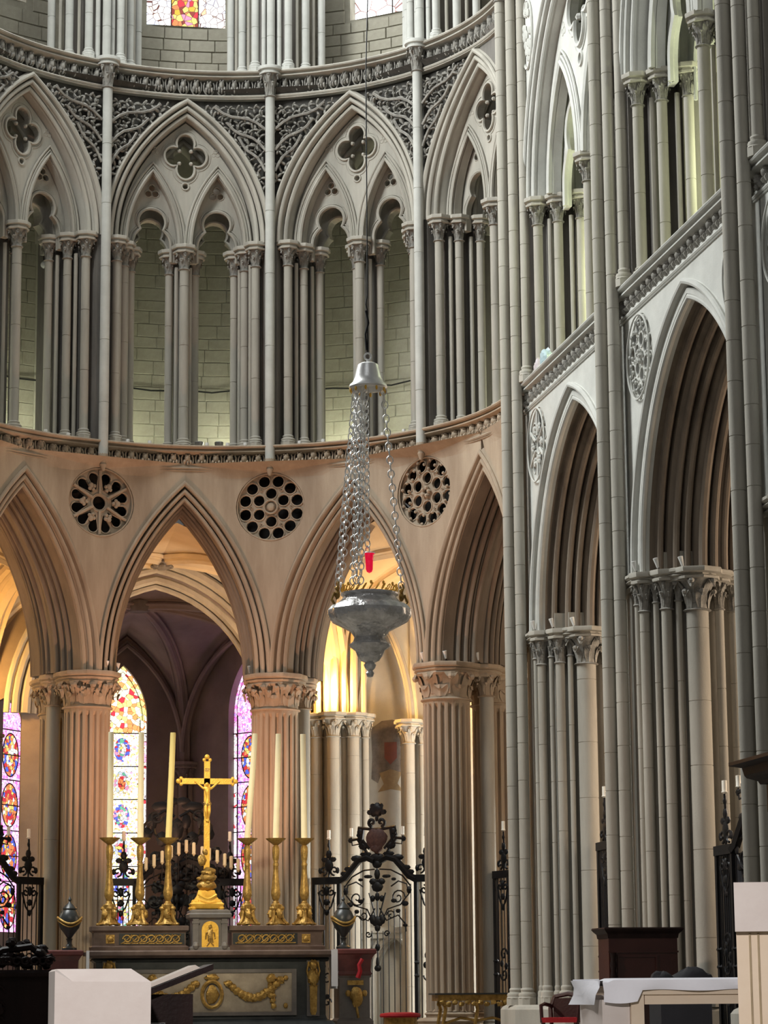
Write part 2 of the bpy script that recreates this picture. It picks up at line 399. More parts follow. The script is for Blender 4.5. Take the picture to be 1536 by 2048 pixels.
def gallery_bay(parent_mtx, parent, A, fmap, P, m='stone'):
    """tracery of one gallery arch; P: dict(sub a,h, light w,r1, foil c,R,z)"""
    a = A.a; z0 = A.z0
    link('gallery_arch', arch_sweep(A, PROF_GAL, fmap, 20), m, parent, parent_mtx)
    # tracery plate with quatrefoil and the two sub arches
    sa, sh, us = P['sa'], P['sh'], P['us']
    SA = Arch(sa, sh, z0)
    outer = A.loop(.34, 16)
    so = .15*P['k']
    holes = [[(s*us + u, z) for u, z in SA.loop(so, 10, z0 + .01)] for s in (-1, 1)]
    for h in holes:
        for i, (u, z) in enumerate(h):
            if z < z0 + .02: h[i] = (u, z0 + .02)
    hh = []
    for s in (-1, 1):
        lp = SA.loop(so, 10); hh.append([(s*us + u, max(z, z0 + .02)) for u, z in lp])
    q = foil(0, P['fz'], P['fc'], P['fR'], sz=P.get('fsz', 1.12))
    small = circ(0, P['fz'] - P['fc']*2.55, .055*P['k'], 8)
    nt = outer + [(outer[-1][0], z0 - .02), (outer[0][0], z0 - .02)]
    lts = []
    for s in (-1, 1):
        l = [(s*us + u, max(z, z0 - .02)) for u, z in SA.loop(so, 10)]
        lts.append([(l[0][0], z0 - .019)] + l[1:-1] + [(l[-1][0], z0 - .019)])
    tp = cdt_plate(notch(outer, lts, z0 - .02), [q, small], .30, .46, .3*P['k'], fmap)
    for s in (-1, 1): tp.tube([fmap(p[0], .29, p[1]) for p in [(s*us*1.0 + (-s)*0, 0)]], .001, 3) if False else None
    t = link('tracery', tp, m, parent, parent_mtx, smooth=False)
    mb = MB()
    rim(mb, q, .28, .030*P['k'], fmap); rim(mb, foil(0, P['fz'], P['fc'], P['fR'] + .075*P['k'], sz=P.get('fsz', 1.12)), .30, .016*P['k'], fmap)
    rim(mb, circ(0, P['fz'] - P['fc']*2.55, .075*P['k'], 12), .29, .02*P['k'], fmap)
    for s in (-1, 1):
        for o, r, d in ((.0, .026, .27), (.055*P['k'], .022*P['k'], .27), (.11*P['k'], .040*P['k'], .26)):
            lp = SA.loop(o, 10); mb.tube([fmap(s*us + u, d, z) for u, z in lp], r, 6)
        # cusped leaf bosses between sub arches and main arch
        for k3 in range(3):
            b = 2*pi*k3/3 + pi/2
            cu, cz = s*P['cu'], P['cz']
            mb.tube([fmap(cu + .05*P['k']*cos(b) + .04*P['k']*cos(c), .30, cz + .05*P['k']*sin(b) + .04*P['k']*sin(c)) for c in [2*pi*j/8 for j in range(8)]], .01*P['k'], 4, True)
    # cusps of the quatrefoil
    for k4 in range(4):
        b = pi/4 + k4*pi/2; r = P['fc']*.95
        mb.blob(fmap(r*.72*cos(b), .34, P['fz'] + r*.8*sin(b)), (.045*P['k'], .05*P['k'], .045*P['k']), 6, 4)
    link('tracery_roll', mb, m, parent, parent_mtx)
    # tympana of the sub arches with trefoil headed lights and little three lobed piercings
    for s in (-1, 1):
        lp, top = light_head(s*us, z0 + .05, P['lw'], P['lr'], z0 - .3)
        out = [(s*us + u, z) for u, z in SA.loop(so*.8, 10)]; out = [(out[0][0], z0-.3)] + out + [(out[-1][0], z0-.3)]
        lob = [circ(s*us + .085*P['k']*cos(b), (top + SA.apex(so))/2 + .02 + .085*P['k']*sin(b), .078*P['k'], 9) for b in (pi/2, pi*7/6, pi*11/6)]
        ty = cdt_plate(notch(out, [lp], z0-.3), lob, .50, .60, .4, fmap)
        link('tympanum', ty, m, parent, parent_mtx, smooth=False)
        mr = MB(); mr.tube([fmap(u, .48, z) for u, z in lp], .034*P['k'], 6); mr.tube([fmap(s*us + (u - s*us)*1.16, .49, z + (z - z0 > .1)*.05) for u, z in lp], .016, 5)
        for l in lob: rim(mr, l, .495, .012*P['k'], fmap, 4)
        lq, tq = light_head(s*us, z0 - .02, P['lw']*.96, P['lr']*.92, z0 - .6)
        mr.tube([fmap(u, .86, z) for u, z in lq], .03, 5)
        link('light_moulding', mr, m, parent, parent_mtx)
        # rear plane
    rp_out = A.loop(.55, 14); rp_out = [(rp_out[0][0], z0-.3)] + rp_out + [(rp_out[-1][0], z0-.3)]
    hs = []
    for s in (-1, 1):
        lp, top = light_head(s*(us - .04*s*0), z0 - .05, P['lw']*1.0, P['lr']*.95, z0 - .3)
        hs.append(lp)
    link('rear_plate', cdt_plate(notch(rp_out, hs, z0-.3), [foil(0, P['fz'] - .05, P['fc'], P['fR'], sz=P.get('fsz', 1.12))], .90, 1.10, .4*P['k'], fmap), m, parent, parent_mtx, smooth=False)

def gallery_supports(parent, bm, A, fmap, P, zf, m='stone'):
    """colonnettes of one gallery bay; bm places bay local (u, d) in the parent frame"""
    z1 = A.z0 + .02; r = P['cr']
    def put(u, d, rr, seed, thin=False):
        x, y, _ = fmap(u, d, 0); p = bm @ Vector((x, y, 0))
        if thin: thin_shaft(parent, p.x, p.y, rr, zf, z1 - .4, m)
        else: colonnette(parent, p.x, p.y, rr, zf, z1, .34, .16, .24, m, seed=seed)
    s0, s1, s2 = P['st']
    for s in (-1, 1):
        put(s*(A.a - s0), .14, r*1.05, 0); put(s*(A.a - s1), .45, r, 1); put(s*(A.a - s2), .80, r*.95, 2)
        put(s*(A.a - (s0+s1)/2 + .01), .33, r*.5, 0, True); put(s*(A.a - (s1+s2)/2 + .01), .66, r*.5, 0, True)
        put(s*P['cs'], .80, r*.95, 1 + s); put(s*P['cs']*.52, .58, r*.5, 0, True)
    put(0, .38, r*1.15, 1)
    # core masonry behind the colonnettes
    mb = MB()
    def bx(u0, u1, d0, d1, za, zb):
        vs = []
        for z in (za, zb):
            for (u, d) in ((u0, d0), (u1, d0), (u1, d1), (u0, d1)):
                x, y, _ = fmap(u, d, 0); p = bm @ Vector((x, y, 0)); vs.append((p.x, p.y, z))
        f = [(0,3,2,1),(4,5,6,7),(0,1,5,4),(1,2,6,5),(2,3,7,6),(3,0,4,7)]
        mb.add(vs, f)
    for s in (-1, 1):
        bx(s*(A.a - s0*.40), s*(A.a + .03), .03, .36, zf, z1); bx(s*(A.a - s1*.62), s*(A.a + .03), .34, .78, zf, z1)
        bx(s*(A.a - s2*.78), s*(A.a + .03), .76, 1.35, zf, z1)
    bx(-P['cs']*.62, P['cs']*.62, .84, 1.08, zf, z1)
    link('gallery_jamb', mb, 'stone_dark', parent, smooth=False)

# rosettes ------------------------------------------------------------
def rosette_wheel(R):
    holes = []; mb2 = MB()
    holes.append(circ(0, 0, R*.20, 20)); rims = [circ(0, 0, R*.26, 20)]
    for k in range(6):
        a0 = pi/2 + k*pi/3; a1 = a0 + pi/3; am = (a0 + a1)/2
        for s, al in ((1, a0 + .26), (-1, a1 - .26)):
            # one drop shaped lobe on each side of a spoke pair
            c = (R*.74*cos(al), R*.74*sin(al)); rr = R*.160
            inner = (R*.38*cos(al + s*.06), R*.38*sin(al + s*.06))
            ang = atan2(c[1], c[0]); pts = []
            for j in range(11):
                b = ang - pi/2 + pi*j/10; pts.append((c[0] + rr*cos(b), c[1] + rr*sin(b)))
            pts.append((inner[0] + .03*R*cos(ang + pi/2), inner[1] + .03*R*sin(ang + pi/2)))
            pts.append((inner[0] - .03*R*cos(ang + pi/2), inner[1] - .03*R*sin(ang + pi/2)))
            holes.append(pts); rims.append([(p[0]*1.02, p[1]*1.02) for p in pts])
        # fleur between the two lobes
        f = R*.52
        for da, rr2, q in ((0, .075, f*1.08), (.16, .05, f*.98), (-.16, .05, f*.98), (0, .05, f*.82)):
            mb2.blob((q*cos(am + da), .03, q*sin(am + da)), (R*rr2*1.2, .035, R*rr2*1.2), 6, 4)
        mb2.tube([(R*.26*cos(a0), .04, R*.26*sin(a0)), (R*.95*cos(a0), .04, R*.95*sin(a0))], R*.045, 6)
    return holes, rims, mb2
def rosette_circles(R, cusped=False):
    holes = []; rims = []; mb2 = MB()
    for k in range(12):
        a = pi/12 + k*pi/6; c = (R*.80*cos(a), R*.80*sin(a)); holes.append(circ(*c, R*.168, 12)); rims.append(circ(*c, R*.188, 14))
        if cusped:
            for j in range(3): mb2.blob((c[0] + R*.15*cos(a + j*2.1 + .5), .03, c[1] + R*.15*sin(a + j*2.1 + .5)), (R*.05, .03, R*.05), 5, 4)
    for k in range(6):
        a = pi/2 + k*pi/3; c = (R*.42*cos(a), R*.42*sin(a)); holes.append(circ(*c, R*.160, 12)); rims.append(circ(*c, R*.180, 14))
        a2 = a + pi/6; q = R*.60
        mb2.tube([(q*cos(a2) + R*.05*cos(b), .05, q*sin(a2) + R*.05*sin(b)) for b in (0, pi/2, pi, 3*pi/2)], R*.015, 4, True)
    if cusped:
        for j in range(5): mb2.blob((R*.12*cos(j*1.257), .02, R*.12*sin(j*1.257)), (R*.07, .05, R*.07), 6, 4)
    else:
        rims.append(circ(0, 0, R*.20, 16)); mb2.tube([(R*.2*cos(b), .01, R*.2*sin(b)) for b in [2*pi*j/16 for j in range(16)]], R*.03, 6, True)
        mb2.blob((0, .04, 0), (R*.13, .05, R*.13), 8, 5)
    return holes, rims, mb2
def rosette_mesh(kind, R):
    holes, rims, extra = rosette_wheel(R) if kind == 'wheel' else rosette_circles(R, kind == 'cusped')
    mb = cdt_plate(circ(0, 0, R*1.03, 40), holes, .07, .115)
    for r in rims: rim(mb, r, .065, R*.022, flatmap, 5)
    mb.merge(extra)
    return mb
def rosette(parent, kind, R, mtx, m):
    o = link('rosette', cached(('ro', kind, R, m), lambda: rosette_mesh(kind, R), 'rosette', m, smooth=True, angle=30), None, parent, mtx)
    link('rosette_shade_plate', cached(('rb', R), lambda: cdt_plate(circ(0, 0, R*1.05, 24), [], .34, .36), 'rosette_shade_plate', 'void', smooth=False), None, o)
    mb = MB(); mb.tube([(R*cos(b), -.002, R*sin(b)) for b in [2*pi*j/40 for j in range(40)]], .016, 5, True)
    link('rosette_rim', cached(('rr', R, m), lambda: mb, 'rosette_rim', m), None, o)
    return o

# ---------------------------------------------------------------- the apse wall
ZAB, ZS1, ZF1, ZS2, ZF2 = 7.97, 12.56, 12.05, 20.48, 19.90
AA = Arch(1.70, 3.87, ZAB); AG = Arch(1.70, 3.06, 16.82)
PG = dict(sa=.665, sh=1.74, us=.672, k=1.0, fc=.25, fR=.19, fz=18.74, lw=.40, lr=.29, cu=.62, cz=18.82, cr=.084, st=(.28, .46, .63), cs=.27)
wall_apse = tag(empty('wall_apse'), kind='structure')
BAYS = (-72, -36, 0, 36, 72); PIERS = (-90, -54, -18, 18, 54, 90)
k0 = next(i for i, p in enumerate(PROF_APSE) if p == (.288, .10))
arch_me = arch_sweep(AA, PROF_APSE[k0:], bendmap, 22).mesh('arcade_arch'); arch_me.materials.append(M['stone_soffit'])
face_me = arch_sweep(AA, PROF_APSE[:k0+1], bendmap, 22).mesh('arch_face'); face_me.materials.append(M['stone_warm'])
_first = {}
for t in BAYS:
    link('arcade_arch', arch_me, None, wall_apse, apse(t)); link('arch_face', face_me, None, wall_apse, apse(t))
n0 = len(bpy.data.objects)
tmp = empty('gallery_tracery'); gallery_bay(None, tmp, AG, bendmap, PG)
parts = list(tmp.children)
for t in BAYS:
    for p in parts:
        c = p.copy(); COL.objects.link(c); c.parent = wall_apse; c.matrix_local = apse(t)
    gallery_supports(wall_apse, apse(t), AG, bendmap, PG, ZS1)
for p in parts: bpy.data.objects.remove(p)
bpy.data.objects.remove(tmp)

def polmap(s, d, z): a = s/R0; return ((R0+d)*sin(a), (R0+d)*cos(a), z)
def spandrel_outline(A, ztop, s_half, zlow):
    side = [(s_half - R0*math.asin(u/R0), z) for u, z in A.half(0.0, 16)]   # from pier axis (springing) to bay centre (apex)
    side = [p for p in side if p[1] >= zlow]
    return [(0, zlow)] + [p for p in side if p[0] > .004] + [(s_half, ztop)] + [(-s_half, ztop)] + [(-x, z) for x, z in reversed(side) if x > .004]
SH = R0*radians(18)
sp_low = cdt_plate(spandrel_outline(AA, 12.2, SH, ZAB + .02), [circ(0, 11.32, .70, 32)], .0, .14, .28, polmap).mesh('spandrel', False); sp_low.materials.append(M['stone_warm'])
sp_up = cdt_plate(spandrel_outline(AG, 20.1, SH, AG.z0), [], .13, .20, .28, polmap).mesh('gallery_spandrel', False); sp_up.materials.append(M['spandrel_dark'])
for t in PIERS:
    if abs(t) < 90:
        link('spandrel', sp_low, None, wall_apse, apse(t)); link('gallery_spandrel', sp_up, None, wall_apse, apse(t))
half = [(s, z) for s, z in spandrel_outline(AA, 12.2, SH, ZAB+.02) if s <= 1e-6] + []
half = [(.45, ZAB+.02), (.45, 12.2)] + [(-SH, 12.2)] + [(s, z) for s, z in spandrel_outline(AA, 12.2, SH, ZAB+.02) if -SH + 1e-6 < s < 0] + [(0, ZAB+.02)]
link('spandrel', cdt_plate(half, [circ(-.30, 11.32, .55, 28)], 0, .14, .28, polmap), 'stone_warm', wall_apse, apse(90), smooth=False)
half = [(.45, AG.z0), (.45, 20.1), (-SH, 20.1)] + [(s, z) for s, z in spandrel_outline(AG, 20.1, SH, AG.z0) if -SH + 1e-6 < s < 0] + [(0, AG.z0)]
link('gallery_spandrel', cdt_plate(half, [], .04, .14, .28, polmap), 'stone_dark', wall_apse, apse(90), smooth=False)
for t, kd in ((-54, 'wheel'), (-18, 'wheel'), (18, 'circles'), (54, 'cusped')):
    rosette(wall_apse, kd, .68, apse(t, 5.50, 11.32), 'stone_warm')
rosette(wall_apse, 'circles', .53, RZ(-radians(90 - .30/R0*57.3)) @ T_((0, 5.50, 11.32)), 'stone_warm')

def carved_foliage(A, s_half, ztop, seed, fmap, dens=1.0, zmin=None):
    """leaves and vine stems filling a spandrel between two arches"""
    rnd = random.Random(seed); mb = MB(); zmin = zmin or A.z0 + 1.2
    for s in (-1, 1):
        for q in range(3):
            z0_ = zmin + .3 + q*.45; pts = []
            for k in range(7):
                f = k/6; pts.append((s*(.10 + f*(.55 + .25*q)), z0_ + f*(.75 - .12*q) + .07*sin(f*6)))
            lim = []
            for (u, z) in pts:
                if z < ztop - .06 and abs(u) < s_half - R0*math.asin(min(1, max(A.u_at(0, z), 0)/R0)) - .03: lim.append(fmap(u, .0, z))
            if len(lim) > 2: mb.tube([(p[0], p[1] - .07, p[2]) for p in lim], .03, 5)
    z = zmin
    while z < ztop - .05:
        lim = s_half - (R0*math.asin(max(A.u_at(0, z), 0)/R0) if z < A.apex(0) else 0) - .06
        u = -lim + .02
        while u < lim:
            if abs(u) > .10:
                w = rnd.uniform(.035, .06)*dens
                x, y, zz = fmap(u + rnd.uniform(-.02, .02), rnd.uniform(-.02, .02), z + rnd.uniform(-.03, .03))
                a = rnd.uniform(0, pi)
                for j in range(3):
                    b = a + j*2.1; cb, sb = cos(b), sin(b); e = MB(); e.blob((0, 0, 0), (w*.95, .05, w*.42), 6, 3)
                    mb.add([(x + cb*(p[0] + w*.8) - sb*p[2], y + p[1] - .03*p[0]/w, zz + sb*(p[0] + w*.8) + cb*p[2]) for p in e.v], e.f)
            u += .115*dens
        z += .105*dens
    return mb
fol = carved_foliage(AG, SH, 19.88, 5, polmap, 1.45).mesh('spandrel_foliage'); fol.materials.append(M['stone_carved'])
for t in PIERS:
    if t < 90: tag(link('spandrel_foliage', fol, None, wall_apse, apse(t)), kind='stuff')

def string_course(parent, mapf, s0, s1, zt, zf, leaf_w, m, mleaf, n=60, ledge=.16):
    """projecting moulding, frieze bed with lower moulding, and a carved leaf every leaf_w"""
    h = zt - zf
    prof = [(.12, zt+.001), (-ledge*.9, zt), (-ledge, zt-.025), (-ledge*.9, zt-.05), (-.06, zt-.07), (-.05, zt-.085), (-.10, zt-.10), (-.10, zt-.125), (-.03, zt-.15), (.10, zt-.17),
            (.10, zf+.10), (-.03, zf+.085), (-.045, zf+.06), (-.03, zf+.035), (-.01, zf+.03), (-.03, zf+.015), (-.02, zf), (.10, zf-.01)]
    rows = [[mapf(s0 + (s1-s0)*i/n, d, z) for d, z in prof] for i in range(n+1)]
    mb = MB(); mb.grid(rows)
    o = link('string_course', mb, m, parent)
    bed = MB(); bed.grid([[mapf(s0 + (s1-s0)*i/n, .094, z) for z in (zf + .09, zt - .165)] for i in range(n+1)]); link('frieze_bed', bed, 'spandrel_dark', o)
    k = int(round((s1-s0)/leaf_w)); me = cached(('leaf', round(leaf_w, 2), round(h, 2), mleaf), lambda: carved_leaf_mesh(leaf_w*.95, h-.22, .17), 'carved_leaf', mleaf)
    for i in range(k):
        s = s0 + (i+.5)*(s1-s0)/k
        a = Vector(mapf(s, .09, zf + .085)); b = Vector(mapf(s + .01, .09, zf+.085)); d = (b - a).normalized()
        link('carved_leaf', me, None, o, T_(a) @ RZ(atan2(d.y, d.x)) @ Matrix.Diagonal((1, 1, random.Random(i*7 + k).uniform(.9, 1.08), 1)))
    return o
random.seed(3)
L90 = R0*pi/2
string_course(wall_apse, polmap, -L90, L90 + .1, ZS1, ZF1, .285, 'stone_warm', 'stone_warm', 90)
string_course(wall_apse, polmap, -L90, L90 + .1, ZS2, ZF2, .265, 'stone', 'stone_carved', 90)
# vaulting shafts rising from the lower string course, with their capitals at the upper one
for t in PIERS[1:-1]:
    o = link('vaulting_shaft', cached(('vs',), lambda: drum_shaft(.098, ZS1 - .30, 19.90, 14, 1.6, 4), 'vaulting_shaft', 'stone_pale'), None, wall_apse, apse(t, R0 - .10))
    link('shaft_capital', cached(('vc',), lambda: capital_mesh(.10, .48, 6, 6, 1.75), 'shaft_capital', 'stone_carved'), None, o, T_((0, 0, 19.90)))
    link('shaft_abacus', cached(('va',), lambda: abacus_round(.25, .16, 16), 'shaft_abacus', 'stone_pale'), None, o, T_((0, 0, 20.37)))
    c = MB(); c.lathe([(.03, ZS1-.62), (.075, ZS1-.5), (.06, ZS1-.46), (.11, ZS1-.36), (.098, ZS1-.28)], n=12)
    link('corbel', cached(('vk',), lambda: c, 'corbel', 'stone_warm'), None, o)
# ---------------------------------------------------------------- coupled columns of the apse
ZFL = 0.92     # sanctuary floor
def fluted_mesh(r, z0, z1, nf=20):
    mb = MB()
    def rf(a, z):
        k = 0 if (z > z1 - .10 or z < z0 + .02) else 1
        g = min(1, max(0, (.5 - .5*cos(nf*a) - .38)/.4)); return 1 - .15*k*g*g*(3 - 2*g)
    pr = [(r, z0)]; z = z0 + .05; rnd = random.Random(int(r*1000))
    while z < z1 - .3: pr.append((r, z)); z += rnd.uniform(.5, .8)
    pr += [(r, z1-.16), (r, z1-.085), (r, z1)]
    mb.lathe(pr, n=nf*12, rf=rf); return mb
def big_capital(r, h, n, fine):
    mb = MB(); mb.lathe([(r, -.02), (r*1.08, -.018), (r*1.11, 0), (r*1.08, .018), (r*1.0, .03), (r*1.01, h*.5), (r*1.06, h*.75), (r*1.20, h*.93), (r*1.25, h)], n=24)
    rnd = random.Random(n)
    for i in range(n):
        a = 2*pi*(i+.5)/n
        leaf_curl(mb, (r*1.0*cos(a), r*1.0*sin(a), .04), (cos(a), sin(a)), h*.45, pi*r/n*.9, r*.10)
    for i in range(n):
        a = 2*pi*i/n
        leaf_curl(mb, (r*1.0*cos(a), r*1.0*sin(a), .10), (cos(a), sin(a)), h*.80, pi*r/n*.9, r*.30)
        q = r*1.33
        mb.blob((q*cos(a), q*sin(a), h*.82), (.07, .07, .06), 6, 4)
        if fine:
            for j in range(4):
                b = a + rnd.uniform(-.15, .15)*2; q2 = r*rnd.uniform(1.12, 1.34)
                leaf_curl(mb, (q2*cos(b), q2*sin(b), h*rnd.uniform(.35, .62)), (cos(b+rnd.uniform(-.8, .8)), sin(b+rnd.uniform(-.8, .8))), h*rnd.uniform(.2, .32), .05, .06)
    return mb
def prism_profile(mb, outline, prof):
    """outline: closed 2D loop (ccw); prof: (outset, z) from bottom to top, capped on both ends"""
    n = len(outline); nor = []
    for i in range(n):
        p0, p1, p2 = Vector(outline[i-1]), Vector(outline[i]), Vector(outline[(i+1) % n])
        a = (p1-p0).normalized(); b = (p2-p1).normalized()
        nn = Vector((a.y + b.y, -(a.x + b.x)));  l = nn.length or 1
        nn /= l; c = max(.5, abs(nn.dot(Vector((a.y, -a.x))))); nor.append(nn / c)
    rows = [[(outline[i][0] + nor[i].x*o, outline[i][1] + nor[i].y*o, z) for i in range(n)] for o, z in prof]
    vs = [p for r in rows for p in r]; fs = [(k*n+i, k*n+(i+1) % n, (k+1)*n+(i+1) % n, (k+1)*n+i) for k in range(len(rows)-1) for i in range(n)]
    fs.append(tuple(range(n-1, -1, -1))); fs.append(tuple((len(rows)-1)*n+i for i in range(n)))
    mb.add(vs, fs)
col_out = [(-.26, 5.44), (.26, 5.44), (.55, 5.72), (.62, 6.10), (.58, 6.38), (.70, 6.48), (.74, 6.70), (.66, 6.94), (.56, 7.08), (.60, 7.45), (.52, 7.82), (.24, 8.04),
           (-.24, 8.04), (-.52, 7.82), (-.60, 7.45), (-.56, 7.08), (-.66, 6.94), (-.74, 6.70), (-.70, 6.48), (-.58, 6.38), (-.62, 6.10), (-.55, 5.72)]
lab = {-90: None, -54: 'coupled fluted columns at the far left end of the apse arcade', -18: 'coupled fluted columns left of the tall jewel-toned window, with a slender plain shaft on their flank',
       18: 'coupled fluted columns behind the altar candles right of the crucifix, carrying a densely leafed capital',
       54: 'coupled fluted columns right of the wrought iron gate, with large plain crocket leaves on the capital', 90: 'coupled fluted columns half hidden behind the first compound pier'}
def coupled(t):
    o = tag(empty('coupled_column', apse(t)), lab[t], 'column', 'coupled columns of the apse arcade')
    fine = t in (-18, 18)
    for y, r in ((6.05, .455), (7.45, .43)):
        c = link('fluted_shaft', cached(('fl', r), lambda: fluted_mesh(r, ZFL + .45, 7.27), 'fluted_shaft', 'stone_warm'), None, o, T_((0, y, 0)) @ RZ(.1))
        link('leafed_capital', cached(('bc', r, fine), lambda: big_capital(r, .50, 10 if fine else 8, fine), 'leafed_capital', 'stone_warm'), None, c, T_((0, 0, 7.27)))
        link('column_base', cached(('bb', r), lambda: base_mesh(r*.85, .46), 'column_base', 'stone_warm'), None, c, T_((0, 0, ZFL)))
    for s in (-1, 1):
        c = link('slender_shaft', cached(('sl',), lambda: drum_shaft(.14, ZFL + .3, 7.36, 16, 3, 2, .02), 'slender_shaft', 'stone'), None, o, T_((s*.46, 6.70, 0)))
        link('small_capital', cached(('sc',), lambda: capital_mesh(.14, .40, 7, 7, 1.55), 'small_capital', 'stone_warm'), None, c, T_((0, 0, 7.36)))
        link('small_base', cached(('sb',), lambda: base_mesh(.13, .3), 'small_base', 'stone'), None, c, T_((0, 0, ZFL)))
    def ab():
        mb = MB(); prism_profile(mb, col_out, [(-.06, 7.72), (-.03, 7.76), (-.05, 7.80), (-.01, 7.83), (-.01, 7.845), (-.035, 7.86), (.02, 7.89), (.03, 7.93), (.02, 7.965), (-.02, 7.975)]); return mb
    link('abacus', cached(('cab',), ab, 'abacus', 'stone_warm', angle=30), None, o)
    def core():
        mb = MB()
        prism_profile(mb, [(-.30, 5.9), (.30, 5.9), (.46, 6.35), (.50, 6.75), (.46, 7.1), (.30, 7.6), (-.30, 7.6), (-.46, 7.1), (-.50, 6.75), (-.46, 6.35)], [(0, 7.97), (0, 8.5)]); return mb
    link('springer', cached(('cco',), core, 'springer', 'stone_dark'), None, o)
    return o
for t in PIERS: 
    if t > -90: coupled(t)
# small spot lamps standing on the abaci
def spot_lamp(mtx, label, group='small spot lamps standing on the arcade capitals'):
    key = 'lampmesh'
    o = tag(empty('spot_lamp', mtx), label, 'lamp', group)
    b = MB(); b.lathe([(.035, 0), (.035, .015), (.008, .02), (.008, .06)], n=8)
    h = MB(); h.lathe([(.018, .05), (.022, .07), (.042, .20), (.036, .205), (.018, .09), (0, .085)], n=10)
    link('lamp_foot', cached(('lf',), lambda: b, 'lamp_foot', 'iron'), None, o)
    link('lamp_shade', cached(('ls',), lambda: h, 'lamp_shade', 'lampwhite'), None, o, T_((0, 0, 0)) @ Matrix.Rotation(.25, 4, 'X'))
    return o
M['lampwhite'] = mat('frosted_lamp_glass', (0.8, 0.8, 0.78), rough=0.4, bump=0, var=.05)
wh = {-18: 'the coupled columns left of the tall window', 18: 'the coupled columns behind the candles', 54: 'the coupled columns right of the iron gate'}
for t, offs in ((-18, ((-.48, 6.55), (-.25, 5.75), (.18, 5.55), (.52, 5.80))), (18, ((-.50, 5.95), (.30, 5.75), (.60, 6.30), (.66, 6.75))), (54, ((-.10, 5.52), (.36, 5.66), (.62, 6.3)))):
    for i, (u, y) in enumerate(offs):
        spot_lamp(apse(t) @ T_((u, y, 7.975)), ('leftmost', 'second', 'third', 'rightmost')[i if i < len(offs)-1 else 3] + ' small spot lamp on the capital of ' + wh[t])

# ---------------------------------------------------------------- straight south wall of the choir
def wallM(yc, d=0): return T_((0, yc, 0)) @ RZ(-pi/2) @ T_((0, 5.56 + d, 0))
BC = (-3.80, -10.30, -16.75); PY = (-.54, -6.97, -13.40)
wall_right = tag(empty('wall_right'), kind='structure')
AW = Arch(2.98, 3.9, ZAB); AWG = Arch(2.95, 3.98, 15.92)
PW = dict(sa=1.19, sh=2.35, us=1.20, k=1.6, fc=.42, fR=.31, fz=18.75, lw=.74, lr=.52, cu=1.12, cz=18.65, cr=.085, st=(.30, .58, .86), cs=.34)
wfa = arch_sweep(AW, PROF_FACE, flatmap, 26).mesh('arch_face'); wfa.materials.append(M['stone_pale'])
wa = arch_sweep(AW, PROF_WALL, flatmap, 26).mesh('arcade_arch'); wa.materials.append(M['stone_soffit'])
ol = [(-3.32, ZAB+.02), (-2.99, ZAB+.02)] + [(-u, z) for u, z in AW.half(0, 20)[1:-1]] + [(0, AW.apex(0))] + [(u, z) for u, z in reversed(AW.half(0, 20)[1:-1])] + [(2.99, ZAB+.02), (3.32, ZAB+.02), (3.32, 12.2), (-3.32, 12.2)]
sp_wall = cdt_plate(ol, [circ(s*2.39, 11.30, .60, 30, 0, .68) for s in (-1, 1)], 0, .14).mesh('spandrel', False); sp_wall.materials.append(M['stone_pale'])
ol = [(-3.32, 15.92), (-2.96, 15.92)] + [(-u, z) for u, z in AWG.half(0, 20)[1:-1]] + [(0, AWG.apex(0))] + [(u, z) for u, z in reversed(AWG.half(0, 20)[1:-1])] + [(2.96, 15.92), (3.32, 15.92), (3.32, 20.1), (-3.32, 20.1)]
sp_wg = cdt_plate(ol, [], .02, .14).mesh('gallery_spandrel', False); sp_wg.materials.append(M['stone_pale'])
tmp = empty('t2'); gallery_bay(None, tmp, AWG, flatmap, PW, 'stone_pale'); parts = list(tmp.children)
for i, yc in enumerate(BC):
    Mx = wallM(yc)
    link('arcade_arch', wa, None, wall_right, Mx); link('arch_face', wfa, None, wall_right, Mx); link('spandrel', sp_wall, None, wall_right, Mx); link('gallery_spandrel', sp_wg, None, wall_right, Mx)
    if i < 2:
        for p in parts:
            c = p.copy(); COL.objects.link(c); c.parent = wall_right; c.matrix_local = Mx
    else:
        for p in parts[:3]:
            c = p.copy(); COL.objects.link(c); c.parent = wall_right; c.matrix_local = Mx
    gallery_supports(wall_right, Mx, AWG, flatmap, PW, ZS1, 'stone')
    for s in (-1, 1):
        kd = ('wheel', 'circles', 'cusped')[(i*2 + (s > 0)) % 3]
        o = rosette(wall_right, kd, .66, Mx @ T_((s*2.39, -.045, 11.30)) @ Matrix.Diagonal((.90, 1, 1, 1)), 'stone_pale')
    mb = MB(); rnd = random.Random(i)
    for s in (-1, 1):      # tall carved ornament in the gallery spandrels
        for k in range(26):
            a = rnd.uniform(0, 2*pi); q = sqrt(rnd.random()); mb.blob((s*2.62 + .28*q*cos(a), 0, 19.1 + .55*q*sin(a)), (.06, .05, .09), 5, 4)
        mb.tube([(s*2.62 + .36*cos(b), 0, 19.1 + .66*sin(b)) for b in [2*pi*j/20 for j in range(20)]], .025, 5, True)
    tag(link('spandrel_foliage', mb, 'stone_pale', wall_right, Mx), kind='stuff')
for p in parts: bpy.data.objects.remove(p)
bpy.data.objects.remove(tmp)
wallmap = lambda s, d, z: (5.56 + d, -s, z)
string_course(wall_right, wallmap, 0, 20, ZS1, ZF1, .30, 'stone_pale', 'stone_carved', 2)
string_course(wall_right, wallmap, 0, 20, ZS2, ZF2, .30, 'stone_pale', 'stone_carved', 2)
plab = {0: 'first compound pier where the straight wall meets the apse, with a bundle of tall shafts', 1: 'middle compound pier behind the dark wooden chest', 2: 'nearest compound pier at the right edge behind the dark pulpit canopy'}
